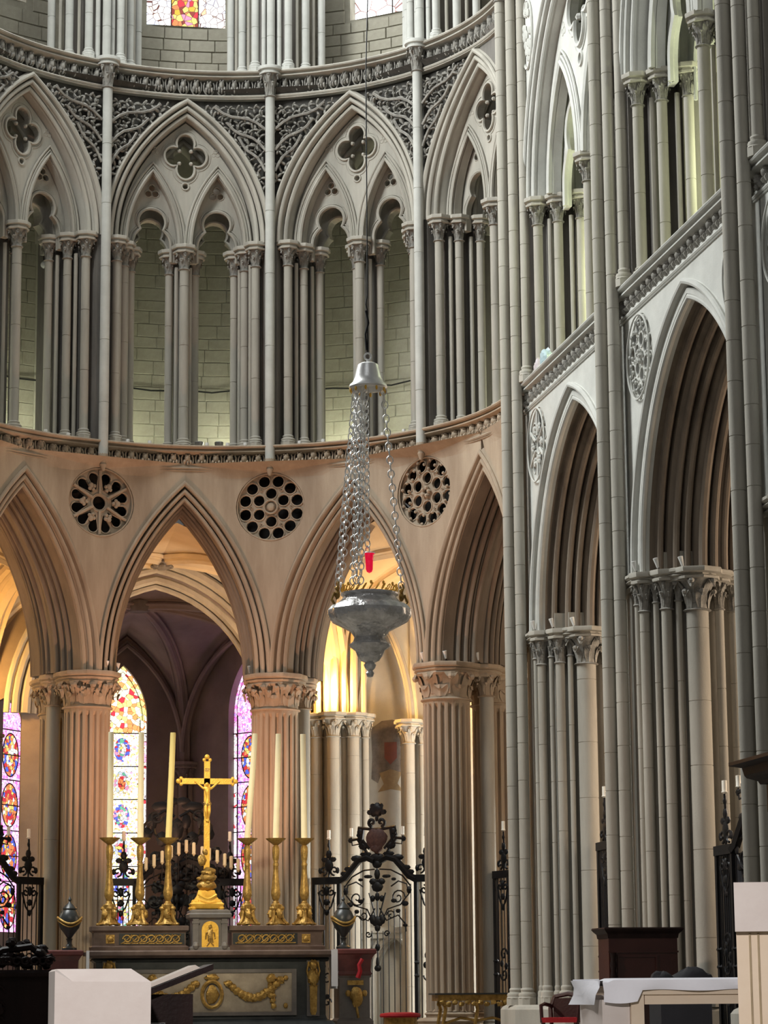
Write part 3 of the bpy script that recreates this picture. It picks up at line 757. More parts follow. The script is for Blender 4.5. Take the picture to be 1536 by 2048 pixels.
for i, y0 in enumerate(PY):
    o = tag(empty('compound_pier', wallM(y0)), plab[i], 'pier', 'compound piers of the choir', 'structure')
    top = 19.95 if i == 0 else 27
    for u, d, r in ((.36, -.05, .088), (-.36, -.05, .088)):     # outer shafts stand on the string course
        c = link('wall_shaft', cached(('wso', top), lambda: drum_shaft(.088, ZS1 + .25, top, 14, .60, 88, .02), 'wall_shaft', 'stone'), None, o, T_((u, d, 0)))
        link('shaft_base', cached(('wsb2',), lambda: base_mesh(.088, .3), 'shaft_base', 'stone'), None, c, T_((0, 0, ZS1)))
        if i == 0: link('shaft_capital', cached(('vc',), lambda: None, 'x', 'stone'), None, c, T_((0, 0, top))); link('shaft_abacus', cached(('va',), lambda: None, 'x', 'stone'), None, c, T_((0, 0, top + .47)))
    for u, d, r in ((0, -.36, .100), (.20, -.21, .096), (-.20, -.21, .096)):
        c = link('wall_shaft', cached(('ws', r, top), lambda: drum_shaft(r, 1.75, top, 14, .60, int(r*1000), .02), 'wall_shaft', 'stone'), None, o, T_((u, d, 0)))
        link('shaft_base', cached(('wsb', r), lambda: base_mesh(r, .3), 'shaft_base', 'stone'), None, c, T_((0, 0, 1.49)))
        if i == 0:
            link('shaft_capital', cached(('vc',), lambda: None, 'x', 'stone'), None, c, T_((0, 0, top)))
            link('shaft_abacus', cached(('va',), lambda: None, 'x', 'stone'), None, c, T_((0, 0, top + .47)))
    for s in (1, -1):
        if i == 0 and s < 0: continue
        for u, d, r, cr, seed in ((.42, .0, .048, .30, 0), (.58, .06, .078, .42, 1), (.73, .20, .045, .30, 0), (.88, .32, .084, .42, 2), (.98, .48, .05, .3, 0), (1.07, .74, .172, .46, 1), (.96, 1.12, .07, .42, 2), (.74, 1.42, .078, .42, 0)):
            colonnette(o, s*u, d, r, 1.48, 7.98, cr, .17, .35, 'stone', seed=seed, ab=r > .06)
    mb = MB()
    hp = [(.22, -.16), (.52, -.16), (.60, -.06), (.74, -.06), (.84, .12), (.98, .12), (1.06, .26), (1.18, .34), (1.38, .55), (1.38, .90), (1.20, 1.08), (1.12, 1.30), (.98, 1.36), (.92, 1.60), (.5, 1.66)]
    if i: pass
    lo = [(-.3, 1.66), (-.3, -.05), (.22, -.05)] if i == 0 else [(-u, d) for u, d in reversed(hp)]
    prism_profile(mb, lo + hp, [(-.12, 7.78), (-.06, 7.80), (-.09, 7.84), (-.02, 7.87), (-.05, 7.90), (.0, 7.93), (.0, 7.97), (-.03, 7.985)])
    link('abacus_course', mb, 'stone', o, angle=30)
    mb = MB()
    for (w, d0, d1) in ((.50, .02, 1.6), (.72, .28, 1.35), (.86, .5, 1.1)):
        u0 = -w if i else -.3
        mb.box(u0, w, d0, d1, ZFL, 8.3)
    link('pier_core', mb, 'stone', o, smooth=False)
    mb = MB(); mb.box(-.42, .42, .02, 1.6, 8.2, 20.4); 
    link('pier_wall', mb, 'stone', o, smooth=False)
    mb = MB(); pl = [(-.55, -.52), (.55, -.52), (1.2, .2), (1.35, .6), (1.35, 1.0), (1.0, 1.7), (-1.0, 1.7), (-1.35, 1.0), (-1.35, .6), (-1.2, .2)]
    prism_profile(mb, pl, [(0, .5), (0, 1.42), (-.04, 1.47), (-.10, 1.50)]); link('plinth', mb, 'stone', o, smooth=False)
for i, y0 in enumerate(PY):
    for j, (u, d) in enumerate(((.52, -.03), (.86, .22), (1.06, .55))):
        spot_lamp(wallM(y0) @ T_((u, d, 7.98)), ('leftmost', 'middle', 'rightmost')[j] + ' small spot lamp on the capitals of the ' + ('first', 'middle', 'nearest')[i] + ' compound pier', 'spot lamps on the piers')

# ---------------------------------------------------------------- gallery: floor, rear wall of coursed blocks, roof
def block_mesh(w, h, d):
    mb = MB(); e = .012
    x0, x1, z0, z1 = -w/2, w/2, 0, h
    mb.add([(x0, 0, z0), (x1, 0, z0), (x1, 0, z1), (x0, 0, z1), (x0+e, -d, z0+e), (x1-e, -d, z0+e), (x1-e, -d, z1-e), (x0+e, -d, z1-e)],
           [(4,5,6,7), (0,1,5,4), (1,2,6,5), (2,3,7,6), (3,0,4,7)])
    return mb
def coursed(parent, mapf, s0, s1, z0, z1, ch, bw, m, seed, skip=None, d=.03):
    rnd = random.Random(seed); z = z0; row = 0
    me = cached(('blk', bw, ch, m), lambda: block_mesh(bw, ch, d), 'stone_block', m, smooth=False)
    while z < z1 - .01:
        h = min(ch*rnd.uniform(.85, 1.12), z1 - z); s = s0
        while s < s1 - .02:
            w = min(bw*rnd.uniform(.7, 1.35), s1 - s)
            if s1 - s - w < .12: w = s1 - s
            c = s + w/2
            if not (skip and skip(s, s + w, z, z + h)):
                a = Vector(mapf(c, 0, z)); b = Vector(mapf(c + .01, 0, z)); q = b - a
                link('stone_block', me, None, parent, T_(a) @ RZ(atan2(q.y, q.x)) @ Matrix.Diagonal(((w-.006)/bw, rnd.uniform(.75, 1.3), (h-.006)/ch, 1)))
            s += w
        z += h; row += 1
RG = 8.35
def ringmap(R): return lambda s, d, z: ((R+d)*sin(s/R), (R+d)*cos(s/R), z)
def ring_wall(name, R, t0, t1, z0, z1, m, n=40, th=.2, parent=None, kind='structure'):
    mb = MB(); rows = []
    for k in range(n+1):
        a = radians(t0 + (t1-t0)*k/n); rows.append([(R*sin(a), R*cos(a), z0), (R*sin(a), R*cos(a), z1), ((R+th)*sin(a), (R+th)*cos(a), z1), ((R+th)*sin(a), (R+th)*cos(a), z0)])
    mb.grid(rows); o = link(name, mb, m, parent)
    if kind: tag(o, kind=kind)
    return o
def ring_slab(name, r0, r1, t0, t1, z0, z1, m, n=40, parent=None, kind='structure'):
    mb = MB(); rows = []
    for k in range(n+1):
        a = radians(t0 + (t1-t0)*k/n); rows.append([(r*sin(a), r*cos(a), z) for r, z in ((r0, z0), (r1, z0), (r1, z1), (r0, z1), (r0, z0))])
    mb.grid(rows); o = link(name, mb, m, parent, smooth=False)
    if kind: tag(o, kind=kind)
    return o
for t in (-72, -36, 0, 36, 72):
    w = ring_wall('wall_gallery', RG + .02, t - 18, t + 18, 12.4, 20.4, 'mortar', 10)
    rm = ringmap(RG)
    if t > -72: coursed(w, rm, radians(t-15.5)*RG, radians(t+15.5)*RG, 12.56, 18.9, .27, .60, 'ashlar', t + 100, d=.008)
ring_slab('floor_gallery', 5.46, RG, -90, 90, 12.42, 12.555, 'stone')
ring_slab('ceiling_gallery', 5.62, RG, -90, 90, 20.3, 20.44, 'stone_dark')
mb = MB(); mb.box(5.62, 8.6, -20, 0, 12.42, 12.555); tag(link('floor_gallery', mb, 'stone', smooth=False), kind='structure')
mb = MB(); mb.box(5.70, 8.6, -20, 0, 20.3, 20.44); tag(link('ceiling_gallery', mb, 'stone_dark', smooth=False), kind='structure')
wgr = MB(); wgr.box(8.45, 8.65, -20, 0, 12.4, 20.4); wgr = tag(link('wall_gallery', wgr, 'ashlar', smooth=False), kind='structure')
# light fittings on the gallery floor
M['floodglow'] = mat('floodlight_glass', (0.9, 0.95, 0.85), emit=(0.85, 1.0, 0.75), estr=6, bump=0)
gi = 0
for t in (-36, 0, 36, 72):
    for s in (-1, 1):
        a = radians(t + s*9.6); 
        light('gallery_floodlight', 'POINT', (7.6*sin(a), 7.6*cos(a), 12.95), 42, (0.96, 1.0, 0.76), size=.12)
for y in (-2.6, -5.0, -9.2, -11.6): light('gallery_floodlight', 'POINT', (7.6, y, 14.2), 150, (0.92, 1.0, 0.66), size=.15)

# ---------------------------------------------------------------- clerestory
RC = 7.0
wcl = tag(empty('wall_clerestory'), kind='structure')
rmc = ringmap(RC)
def cl_hole(t):
    return (radians(t - 5.9)*RC, radians(t + 7.9)*RC, 22.05)
for t in (-72, -36, 0, 36, 72):
    h = cl_hole(t); s0, s1 = radians(t-18)*RC, radians(t+18)*RC
    zt = 27.0
    mb = MB()
    for (a, b, z0, z1) in ((s0, h[0], 20.4, zt), (h[1], s1, 20.4, zt), (h[0], h[1], 20.4, h[2])):
        n = 5; rows = []
        for k in range(n+1):
            s = a + (b-a)*k/n; rows.append([rmc(s, .02, z0), rmc(s, .02, z1)])
        mb.grid(rows)
    for s in (h[0], h[1]): mb.grid([[rmc(s, .02, h[2]), rmc(s, .02, zt)], [rmc(s, .5, h[2]), rmc(s, .5, zt)]])
    mb.grid([[rmc(h[0], .02, h[2]), rmc(h[0], .5, h[2]-.0)], [rmc(h[1], .02, h[2]), rmc(h[1], .5, h[2])]])
    link('clerestory_masonry', mb, 'ashlar', wcl, smooth=False)
    coursed(wcl, rmc, radians(t-12)*RC, radians(t+12)*RC, 20.5, 22.9, .27, .50, 'ashlar', t + 7, skip=lambda a, b, z0, z1, h=h: b > h[0] and a < h[1] and z1 > h[2])
    for s in (-1, 1):
        for u, d, r in ((1.40, .12, .08), (1.18, .42, .085), (.98, .72, .08)):
            x, y = bend(u, d); p = apse(t) @ Vector((s*x, y, 0))
            c = link('clerestory_shaft', cached(('cls', r), lambda: drum_shaft(r, .24, 6.2, 12, 1.3, 1), 'clerestory_shaft', 'stone_pale'), None, wcl, T_((p.x, p.y, 20.50)))
            link('base', cached(('clb', r), lambda: base_mesh(r, .26), 'base', 'stone_pale'), None, c)
        for u, d in ((1.29, .27), (1.08, .57)):
            x, y = bend(u, d); p = apse(t) @ Vector((s*x, y, 0)); thin_shaft(wcl, p.x, p.y, .035, 20.5, 26.7, 'stone')
for t in PIERS[1:]:
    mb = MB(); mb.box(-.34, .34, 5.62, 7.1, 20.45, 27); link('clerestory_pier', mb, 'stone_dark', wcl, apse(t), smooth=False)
    for u, r in ((0, .085), (-.16, .05), (.16, .05)):
        link('clerestory_shaft', cached(('cls2', r), lambda: drum_shaft(r, 0, 6.2, 12, 1.3, 1), 'clerestory_shaft', 'stone_pale'), None, wcl, apse(t, R0 + (.0 if u == 0 else .08)) @ T_((u, 0, 20.48)))
ring_slab('trim_1', 5.40, 7.1, -90, 90, 20.44, 20.49, 'stone', parent=None)
# ---------------------------------------------------------------- ambulatory and axial chapel
def pol(t, r, z=0): a = radians(t); return Vector((r*sin(a), r*cos(a), z))
def rib_curve(A, O, n=12, p=.62):
    """pointed rib from springer A up to O: horizontal run eased, vertical fast at first"""
    out = []
    for i in range(n+1):
        b = pi/2*i/n
        h = 1 - cos(b)**1.0; v = sin(b)**p if b > 0 else 0
        out.append(Vector((A.x + (O.x-A.x)*h, A.y + (O.y-A.y)*h, A.z + (O.z-A.z)*v)))
    return out
def edge_curve(A, B, zt, n=12, p=.72):
    Mi = (A + B)/2; z0 = A.z; Ar = Arch(hypot(A.x - B.x, A.y - B.y)/2, zt - z0, z0); out = []
    for i in range(n+1):
        u, z = Ar.pt(0, i/n); f = u/Ar.a; out.append(Vector((Mi.x + (A.x - Mi.x)*f, Mi.y + (A.y - Mi.y)*f, z)))
    return out
def web(mb, A, B, O, zt, n=12, m=6):
    for P, Q in ((A, B), (B, A)):
        e = edge_curve(P, Q, zt, n); g = rib_curve(P, O, n)
        mb.grid([[e[i].lerp(g[i], j/m) for j in range(m+1)] for i in range(n+1)])
def rib(mb, pts, r=.10, n=7):
    mb.tube([p - Vector((0, 0, r*.6)) for p in pts], r, n)
    d = (pts[-1] - pts[0]); d.z = 0; d.normalize(); w = Vector((-d.y, d.x, 0))
    for s in (-1, 1): mb.tube([p + w*(s*r*1.45) - Vector((0, 0, r*.1)) for p in pts], r*.5, 5)
    mb.tube([p + Vector((0, 0, r*.3)) for p in pts], r*1.5, 6)
def wall_arch(mb, A, B, zt, r=.09, n=12, off=0.0):
    e = edge_curve(A, B, zt, n) + list(reversed(edge_curve(B, A, zt, n)))[1:]
    mb.tube(e, r, 7)
RO = 11.9
amb = tag(empty('ceiling_ambulatory'), kind='structure')
OT = {-90: -90, -54: -54, -18: -19, 18: 19.6, 54: 54, 90: 90}
for k in range(5):
    t0, t1 = PIERS[k], PIERS[k+1]
    A, B, C_, D = pol(t0, 7.25, 8.0), pol(t1, 7.25, 8.0), pol(OT[t1], RO, 7.75), pol(OT[t0], RO, 7.75)
    O = pol((t0+t1)/2, 10.0, 11.05)
    mb = MB()
    web(mb, A, B, O, 11.25); web(mb, B, C_, O, 10.7); web(mb, C_, D, O, 10.95); web(mb, D, A, O, 10.7)
    link('vault_web', mb, 'vault', amb)
    for P in (A, B, C_, D):
        r_ = MB(); rib(r_, rib_curve(P, O), .12); link('vault_rib', r_, 'vault', amb)
    r_ = MB(); e = edge_curve(B, C_, 10.62) + list(reversed(edge_curve(C_, B, 10.62)))[1:]
    rib(r_, e, .19); link('transverse_rib', r_, 'vault', amb)
    b = MB(); b.lathe([(0, -.16), (.10, -.15), (.20, -.09), (.24, 0), (.2, .1)], n=8)
    for j in range(8): b.blob((.19*cos(j*pi/4), .19*sin(j*pi/4), -.08), (.07, .07, .05), 5, 4)
    link('vault_boss', b, 'stone_dark', amb, T_(O - Vector((0, 0, .12))))
def respond(name_parent, t, r, n, z0, z1, rad, spread, m, capm):
    for i in range(n):
        a = t + (i - (n-1)/2)*spread; rr = rad*(1.0 if (i % 2 == (n//2) % 2) else .62)
        p = pol(a, r - (.18 if i % 2 == (n//2) % 2 else .0) - .10*(n//2 - abs(i - n//2)))
        colonnette(name_parent, p.x, p.y, rr, z0, z1, .36, .16, .3, m, cap_m=capm, seed=i)
wa_ = tag(empty('wall_ambulatory'), kind='structure')
respond(wa_, 20.0, 11.75, 7, .9, 7.78, .135, 1.02, 'stone', 'stone')
respond(wa_, 28.0, 12.0, 3, .9, 7.62, .12, 1.0, 'stone', 'stone')
respond(wa_, 54, 11.8, 5, .9, 7.78, .13, 1.1, 'stone', 'stone')
def aplate(name, P0, P1, z0, z1, m, arch=None, th=.5, parent=None, extra=None, front=1):
    """vertical wall plate between two plan points with optional pointed opening(s) (centre, half width, rise, springing, sill)"""
    d = P1 - P0; L = hypot(d.x, d.y); fr = T_((P0.x, P0.y, 0)) @ RZ(atan2(d.y, d.x))
    holes = []
    for (c, a, h, zs, sill) in (arch or []):
        Ar = Arch(a, h, zs); holes.append([(c + u, z) for u, z in Ar.loop(0, 10, max(sill, z0 + .02))])
    o = link(name, cdt_plate([(0, z0), (L, z0), (L, z1), (0, z1)], holes, 0, th*front), m, parent, fr, smooth=False)
    return o, fr, L
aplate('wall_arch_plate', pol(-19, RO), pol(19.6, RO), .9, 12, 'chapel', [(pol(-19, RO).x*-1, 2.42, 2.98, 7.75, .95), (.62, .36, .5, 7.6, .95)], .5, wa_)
wm, wfr, wl_ = aplate('wall_panel', pol(21.5, 12.35), pol(27.8, 12.25), .9, 12, 'stone_pale', [(.85, .42, .75, 2.15, .95)], .3, wa_)
aplate('wall_panel', pol(27.5, 12.2), pol(54, 12.0), .9, 12, 'stone_pale', None, .4, wa_)
aplate('wall_panel', pol(54, 12.0), pol(90, 12.0), .9, 12, 'stone_pale', None, .4, wa_)
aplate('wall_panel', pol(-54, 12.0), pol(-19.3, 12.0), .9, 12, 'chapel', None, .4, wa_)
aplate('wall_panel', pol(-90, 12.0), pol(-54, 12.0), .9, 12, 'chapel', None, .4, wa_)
aplate('wall_panel', Vector((12.0, 0, 0)), Vector((12.0, -22, 0)), .9, 12.2, 'stone_pale', None, .4, wa_)
mb = MB(); web(mb, Vector((7.6, .2, 8)), Vector((12, .2, 7.75)), Vector((9.8, -3, 11.2)), 10.8)
for ya, yb in ((0, -6.97), (-6.97, -13.4), (-13.4, -20)):
    a, b, c, d = Vector((7.3, ya, 8)), Vector((12, ya, 7.8)), Vector((12, yb, 7.8)), Vector((7.3, yb, 8)); O = Vector((9.6, (ya+yb)/2, 11.6))
    for p, q, zt in ((a, b, 11), (b, c, 11.4), (c, d, 11), (d, a, 11.5)): web(mb, p, q, O, zt)
tag(link('ceiling_aisle', mb, 'vault'), kind='structure')
for y in (-.2, -3.4, -6.97, -10.2, -13.4):
    for s in (-.22, 0, .22): colonnette(wa_, 11.75 - (.12 if s == 0 else 0), y + s, .10, .9, 7.8, .36, .16, .3, 'stone', cap_m='stone')
# chapel
ch = tag(empty('wall_chapel'), kind='structure')
VV = [Vector((3.75, 11.9, 0)), Vector((4.0, 15.4, 0)), Vector((1.5, 18.75, 0)), Vector((-1.5, 18.75, 0)), Vector((-4.0, 15.4, 0)), Vector((-3.75, 11.9, 0))]
OC = Vector((-.10, 14.4, 10.72)); WIN = {1: 2.05, 2: 1.44, 3: 2.13}
ceil = MB(); frames = {}
for i in range(5):
    P0, P1 = VV[i], VV[i+1]; L = (P1-P0).length
    # plate runs P1 -> P0 so that +d points outwards is not needed: depth goes away from the chapel centre
    arch = [] 
    if i in WIN: arch = [(WIN[i] if i != 1 else L - WIN[1], .60, 1.35, 8.45, 3.2)]
    o, fr, L = aplate('chapel_panel', P1, P0, .9, 12, 'chapel', [((L - c if False else c), a, h, zs, sl) for c, a, h, zs, sl in arch], .45, ch, front=-1 if False else 1)
    n = Vector((-(P0-P1).y, (P0-P1).x, 0)).normalized(); inward = (OC - P0); inward.z = 0
    frames[i] = (fr, n.dot(inward) > 0)
    A_, B_ = P0.copy(), P1.copy(); A_.z = B_.z = 7.35
    web(ceil, A_, B_, OC, 10.55)
    w = MB(); wall_arch(w, A_.lerp(OC, .03), B_.lerp(OC, .03), 10.45, .10); wall_arch(w, A_.lerp(OC, .08), B_.lerp(OC, .08), 10.25, .06)
    link('wall_rib', w, 'chapel', ch)
A_, B_ = VV[0].copy(), VV[5].copy(); A_.z = B_.z = 7.6; web(ceil, A_, B_, OC, 11.2)
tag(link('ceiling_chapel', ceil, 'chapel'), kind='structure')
for V in VV:
    p = V.copy(); p.z = 7.35; q = p.lerp(OC, .04); q.z = 7.35
    r_ = MB(); rib(r_, rib_curve(q, OC - Vector((0, 0, .05))), .085); link('vault_rib', r_, 'chapel', ch)
    c = Vector((OC.x - V.x, OC.y - V.y, 0)).normalized(); w = Vector((-c.y, c.x, 0))
    for s, rr, f in ((0, .11, .28), (-.17, .07, .17), (.17, .07, .17)):
        x = V + c*f + w*s; colonnette(ch, x.x, x.y, rr, .9, 7.38, .4, .16, .3, 'chapel', cap_m='chapel')
b = MB(); b.lathe([(0, -.22), (.24, -.22), (.33, -.12), (.34, .02), (.24, .12)], n=8); link('chapel_boss', b, 'stone_dark', ch, T_(OC))

# stained glass ---------------------------------------------------------
def glass_mat(name, stops, scale, strength, seedv=0.0, white=.35):
    m = bpy.data.materials.new(name); m.use_nodes = True; N = m.node_tree.nodes; L = m.node_tree.links
    b = N['Principled BSDF']; b.inputs['Roughness'].default_value = .25; b.inputs['Base Color'].default_value = (.05, .05, .06, 1)
    tc = N.new('ShaderNodeTexCoord'); mp = N.new('ShaderNodeMapping'); mp.inputs['Location'].default_value = (seedv, seedv*.7, 0); L.new(tc.outputs['Object'], mp.inputs[0])
    v = N.new('ShaderNodeTexVoronoi'); v.inputs['Scale'].default_value = scale; L.new(mp.outputs[0], v.inputs['Vector'])
    r = N.new('ShaderNodeValToRGB'); r.color_ramp.interpolation = 'CONSTANT'
    sep = N.new('ShaderNodeSeparateColor'); L.new(v.outputs['Color'], sep.inputs[0]); L.new(sep.outputs[0], r.inputs[0])
    els = r.color_ramp.elements
    for i, (p, c) in enumerate(stops):
        e = els[i] if i < 2 else els.new(p); e.position = p; e.color = (*c, 1)
    v2 = N.new('ShaderNodeTexVoronoi'); v2.feature = 'DISTANCE_TO_EDGE'; v2.inputs['Scale'].default_value = scale; L.new(mp.outputs[0], v2.inputs['Vector'])
    g = N.new('ShaderNodeMath'); g.operation = 'GREATER_THAN'; g.inputs[1].default_value = .035; L.new(v2.outputs['Distance'], g.inputs[0])
    mx = N.new('ShaderNodeMix'); mx.data_type = 'RGBA'; mx.inputs[6].default_value = (.10, .03, .02, 1); L.new(g.outputs[0], mx.inputs[0]); L.new(r.outputs[0], mx.inputs[7])
    L.new(mx.outputs[2], b.inputs['Emission Color']); b.inputs['Emission Strength'].default_value = strength
    return m
Wt = (1, 1, .96); Ye = (1, .80, .22); Or = (1, .30, .10); Rd = (.75, .04, .06); Bl = (.10, .16, .80); Pk = (.95, .35, .55); Li = (.72, .80, 1.0); Mg = (.80, .12, .62); Pu = (.62, .38, .95); Gr = (.15, .55, .35)
M['g_white'] = glass_mat('clear_patterned_glass', [(0, Wt), (.40, (1, .95, .60)), (.62, Ye), (.74, Wt), (.84, Li), (.90, Or), (.95, Pk)], 24, 1.9)
M['g_border'] = glass_mat('border_glass', [(0, Wt), (.35, (.95, .9, 1)), (.6, Pk), (.72, (.9, .9, 1)), (.94, Rd)], 12, 1.8, 3)
M['g_head'] = glass_mat('golden_head_glass', [(0, (1, .95, .6)), (.3, Ye), (.55, Wt), (.75, Or), (.9, Rd)], 9, 1.8, 5)
M['g_blue'] = glass_mat('blue_figure_glass', [(0, Bl), (.45, Li), (.6, Pk), (.72, Rd), (.82, Wt), (.92, Gr)], 15, 1.2, 7)
M['g_fig'] = glass_mat('pale_figure_glass', [(0, Wt), (.3, Li), (.5, Ye), (.7, Pk), (.8, Wt), (.93, Gr)], 14, 1.0, 9)
M['g_pink'] = glass_mat('pink_patterned_glass', [(0, (.95, .18, .62)), (.14, (1, .48, .92)), (.40, (.80, .50, 1)), (.6, (1, .75, 1)), (.8, (1, .42, .75)), (.95, (.40, .25, .9))], 16, 1.6, 11)
M['g_medal'] = glass_mat('medallion_glass', [(0, Rd), (.2, Or), (.38, Ye), (.55, Bl), (.7, Wt), (.85, Or)], 11, 1.0, 13)
M['g_amber'] = glass_mat('amber_figure_glass', [(0, Ye), (.2, Or), (.35, Rd), (.5, (1, .55, .05)), (.7, (.35, .05, .03)), (.85, Pk)], 9, 1.1, 15)
M['g_pale'] = glass_mat('pale_clerestory_glass', [(0, Wt), (.5, (.92, .97, 1)), (.7, (.7, .8, 1)), (.85, (1, .9, .7)), (.93, (1, .5, .3))], 7, 1.6, 17)
M['g_clear'] = glass_mat('clear_clerestory_glass', [(0, (1, 1, 1)), (.5, (.96, 1, 1))], 3, 3.2, 19)
M['lead'] = mat('lead_bar', (.05, .035, .03), rough=.5, bump=0)
def plate(lp, d0, d1): return cdt_plate(lp, [], d0, d1)
def clip_arch(u0, u1, z0, z1, Ar, n=6):
    pts = [(u0, z0), (u1, z0)]
    if z1 <= Ar.z0: return pts + [(u1, z1), (u0, z1)]
    zs = [max(z0, Ar.z0) + (z1 - max(z0, Ar.z0))*i/n for i in range(n+1)]
    R = []; Lf = []
    for z in zs:
        w = Ar.u_at(0, z) if z < Ar.apex(0) - 1e-4 else 0
        R.append((min(u1, max(w, u0)), z)); Lf.append((max(u0, min(-w, u1)), z))
    out = pts + R + list(reversed(Lf))
    res = []
    for p in out:
        if not res or hypot(p[0]-res[-1][0], p[1]-res[-1][1]) > 1e-3: res.append(p)
    if hypot(res[0][0]-res[-1][0], res[0][1]-res[-1][1]) < 1e-3: res.pop()
    return res
def stained(name, fr, c, a, rise, zs, sill, rows, style):
    o = tag(empty(name, fr @ T_((c, .20, 0))), kind='structure')
    Ar = Arch(a, rise, zs); top = Ar.apex(0); bw = .16 if style != 'pink' else .13
    hs = [sill + i*rows for i in range(int((zs - sill)/rows) + 1)] + [top - .01]
    for i in range(len(hs) - 1):
        z0, z1 = hs[i], hs[i+1]
        if z1 - z0 < .05: continue
        hd = i == len(hs) - 2
        for u0, u1, m in ((-a, -a + bw, 'g_border'), (-a + bw, a - bw, ('g_head' if hd else 'g_white') if style == 'white' else 'g_pink'), (a - bw, a, 'g_border')):
            if hd and u0 < -a + .01: lp = None
            elif hd and u1 > a - .01: lp = None
            elif hd: lp = clip_arch(-a, a, z0 + .01, z1, Ar)
            else: lp = [(u0, z0+.01), (u1, z0+.01), (u1, z1-.01), (u0, z1-.01)]
            if lp and len(lp) > 2: 
                try: link('glass_panel', plate(lp, 0, .015), m, o, smooth=False)
                except Exception: pass
        if not hd:
            zc = (z0+z1)/2
            if style == 'white':
                link('medallion', plate([(.20*cos(b)*1.0, zc + .30*sin(b)*(rows/.82)) for b in [2*pi*j/16 for j in range(16)]], -.012, -.002), 'g_blue' if i % 2 else 'g_fig', o, smooth=False)
                link('figure_glass', plate([(.10*cos(b), zc + .17*sin(b)) for b in [2*pi*j/10 for j in range(10)]], -.024, -.014), 'g_fig' if i % 2 else 'g_medal', o, smooth=False)
            elif i % 2 == 0:
                mp_ = .33; zc = z1
                link('medallion', plate([(mp_*cos(b), zc + .52*sin(b)) for b in [2*pi*j/20 for j in range(20)]], -.012, -.002), 'g_medal', o, smooth=False)
                r_ = MB(); r_.tube([(mp_*cos(b), -.015, zc + .52*sin(b)) for b in [2*pi*j/20 for j in range(20)]], .016, 4, True); link('medallion_lead', r_, 'lead', o)
        bar = MB(); w = a if z0 <= zs else Ar.u_at(0, z0); bar.box(-w, w, -.03, .0, z0 - .012, z0 + .012); link('saddle_bar', bar, 'lead', o, smooth=False)
    bar = MB()
    for s in (-1, 1): bar.box(s*(a - bw) - .010, s*(a - bw) + .010, -.03, 0, sill, zs)
    bar.tube([(u, -.01, z) for u, z in Ar.loop(.10, 8)], .010, 4); link('lead_frame', bar, 'lead', o, smooth=False)
    return o
fr2, fl = frames[2]; stained('window_1', fr2, 1.44, .60, 1.35, 8.45, 3.2, .82, 'white')
stained('window_2', frames[1][0], (VV[1]-VV[2]).length - WIN[1], .60, 1.35, 8.45, 3.2, .60, 'pink')
stained('window_3', frames[3][0], 2.13, .60, 1.35, 8.45, 3.2, .60, 'pink')
# clerestory windows
for i, (t, kind) in enumerate(((-36, 'g_pale'), (0, 'fig'), (36, 'g_clear'), (72, 'g_pale'))):
    h = cl_hole(t); o = tag(empty('window_%d' % (4 + i)), kind='structure'); a0, a1 = h[0], h[1]; z0 = h[2] - .02; RR = ringmap(RC + .32)
    n = 3 if kind == 'fig' else 2
    for k in range(n):
        for r in range(5):
            s0 = (a0 + (a1-a0)*k/n)*1.045 + .01; s1 = (a0 + (a1-a0)*(k+1)/n)*1.045 - .01
            m = ('g_amber' if k == 1 else 'g_pale') if kind == 'fig' else kind
            g = MB(); za, zb = z0 + r*.95 + .01, z0 + (r+1)*.95
            g.grid([[RR(s0 + (s1-s0)*j/3, 0, za), RR(s0 + (s1-s0)*j/3, 0, zb)] for j in range(4)]); link('glass_panel', g, m, o, smooth=False)
    for k in range(1, n): 
        s = (a0 + (a1-a0)*k/n)*1.045; b = MB(); b.tube([RR(s, -.02, z0), RR(s, -.02, 27)], .012, 5); link('lead_frame', b, 'lead', o)
# sanctuary, ambulatory and nave floors
ring_slab('floor_apse', 0.02, 13.2, -95, 95, ZFL - .3, ZFL - .03, 'floor', 30)
mb = MB(); mb.box(-4.2, 4.2, 12, 19.5, ZFL-.3, ZFL-.04); tag(link('floor_chapel', mb, 'floor', smooth=False), kind='structure')
mb = MB(); mb.box(-7, 12.2, -11, .3, ZFL - .3, ZFL - .035); tag(link('floor_sanctuary', mb, 'floor', smooth=False), kind='structure')
mb = MB(); mb.box(-7, 12.2, -34, -11, .5, .78); tag(link('floor_choir', mb, 'floor', smooth=False), kind='structure')
mb = MB()
for k in range(4): mb.box(-7, 12.2, -34 - .4*(k+1), -34 - .4*k + .02, -.3, .78 - .19*(k+1) + .03)
tag(link('floor_steps', mb, 'floor', smooth=False), kind='structure')
mb = MB(); mb.box(-12, 14, -60, -35.6, -.3, 0); tag(link('floor_nave', mb, 'floor', smooth=False), kind='structure')
# lamps of the ambulatory: uplighters on the responds, daylight from its south windows, a dim glow in the chapel
for t, r, e in ((20.0, 11.15, 240), (-22, 10.9, 200), (38, 10.6, 120), (-50, 10.8, 260), (6, 9.6, 14)):
    p = pol(t, r, 8.25); light('vault_uplighter', 'POINT', p, e*1.25, (1.0, .52, .13), size=.12)
light('ambulatory_daylight', 'AREA', pol(60, 10.2, 4.5), 620, (1.0, 1.0, .94), pol(24, 11.8, 2.2), 2.2, 3)
light('ambulatory_daylight', 'AREA', pol(-60, 10.2, 6.0), 90, (.95, 1.0, .85), pol(-24, 8, 4.0), 2.5, 4)
light('chapel_glow', 'POINT', (0.4, 14.2, 6.0), 26, (1.0, .80, .78), size=1.0)
for y in (-3.5, -10.0): light('aisle_lamp', 'AREA', (11.4, y, 6.5), 330, (1.0, .78, .58), (6.5, y + 1.0, 5.0), 2.2, 4)
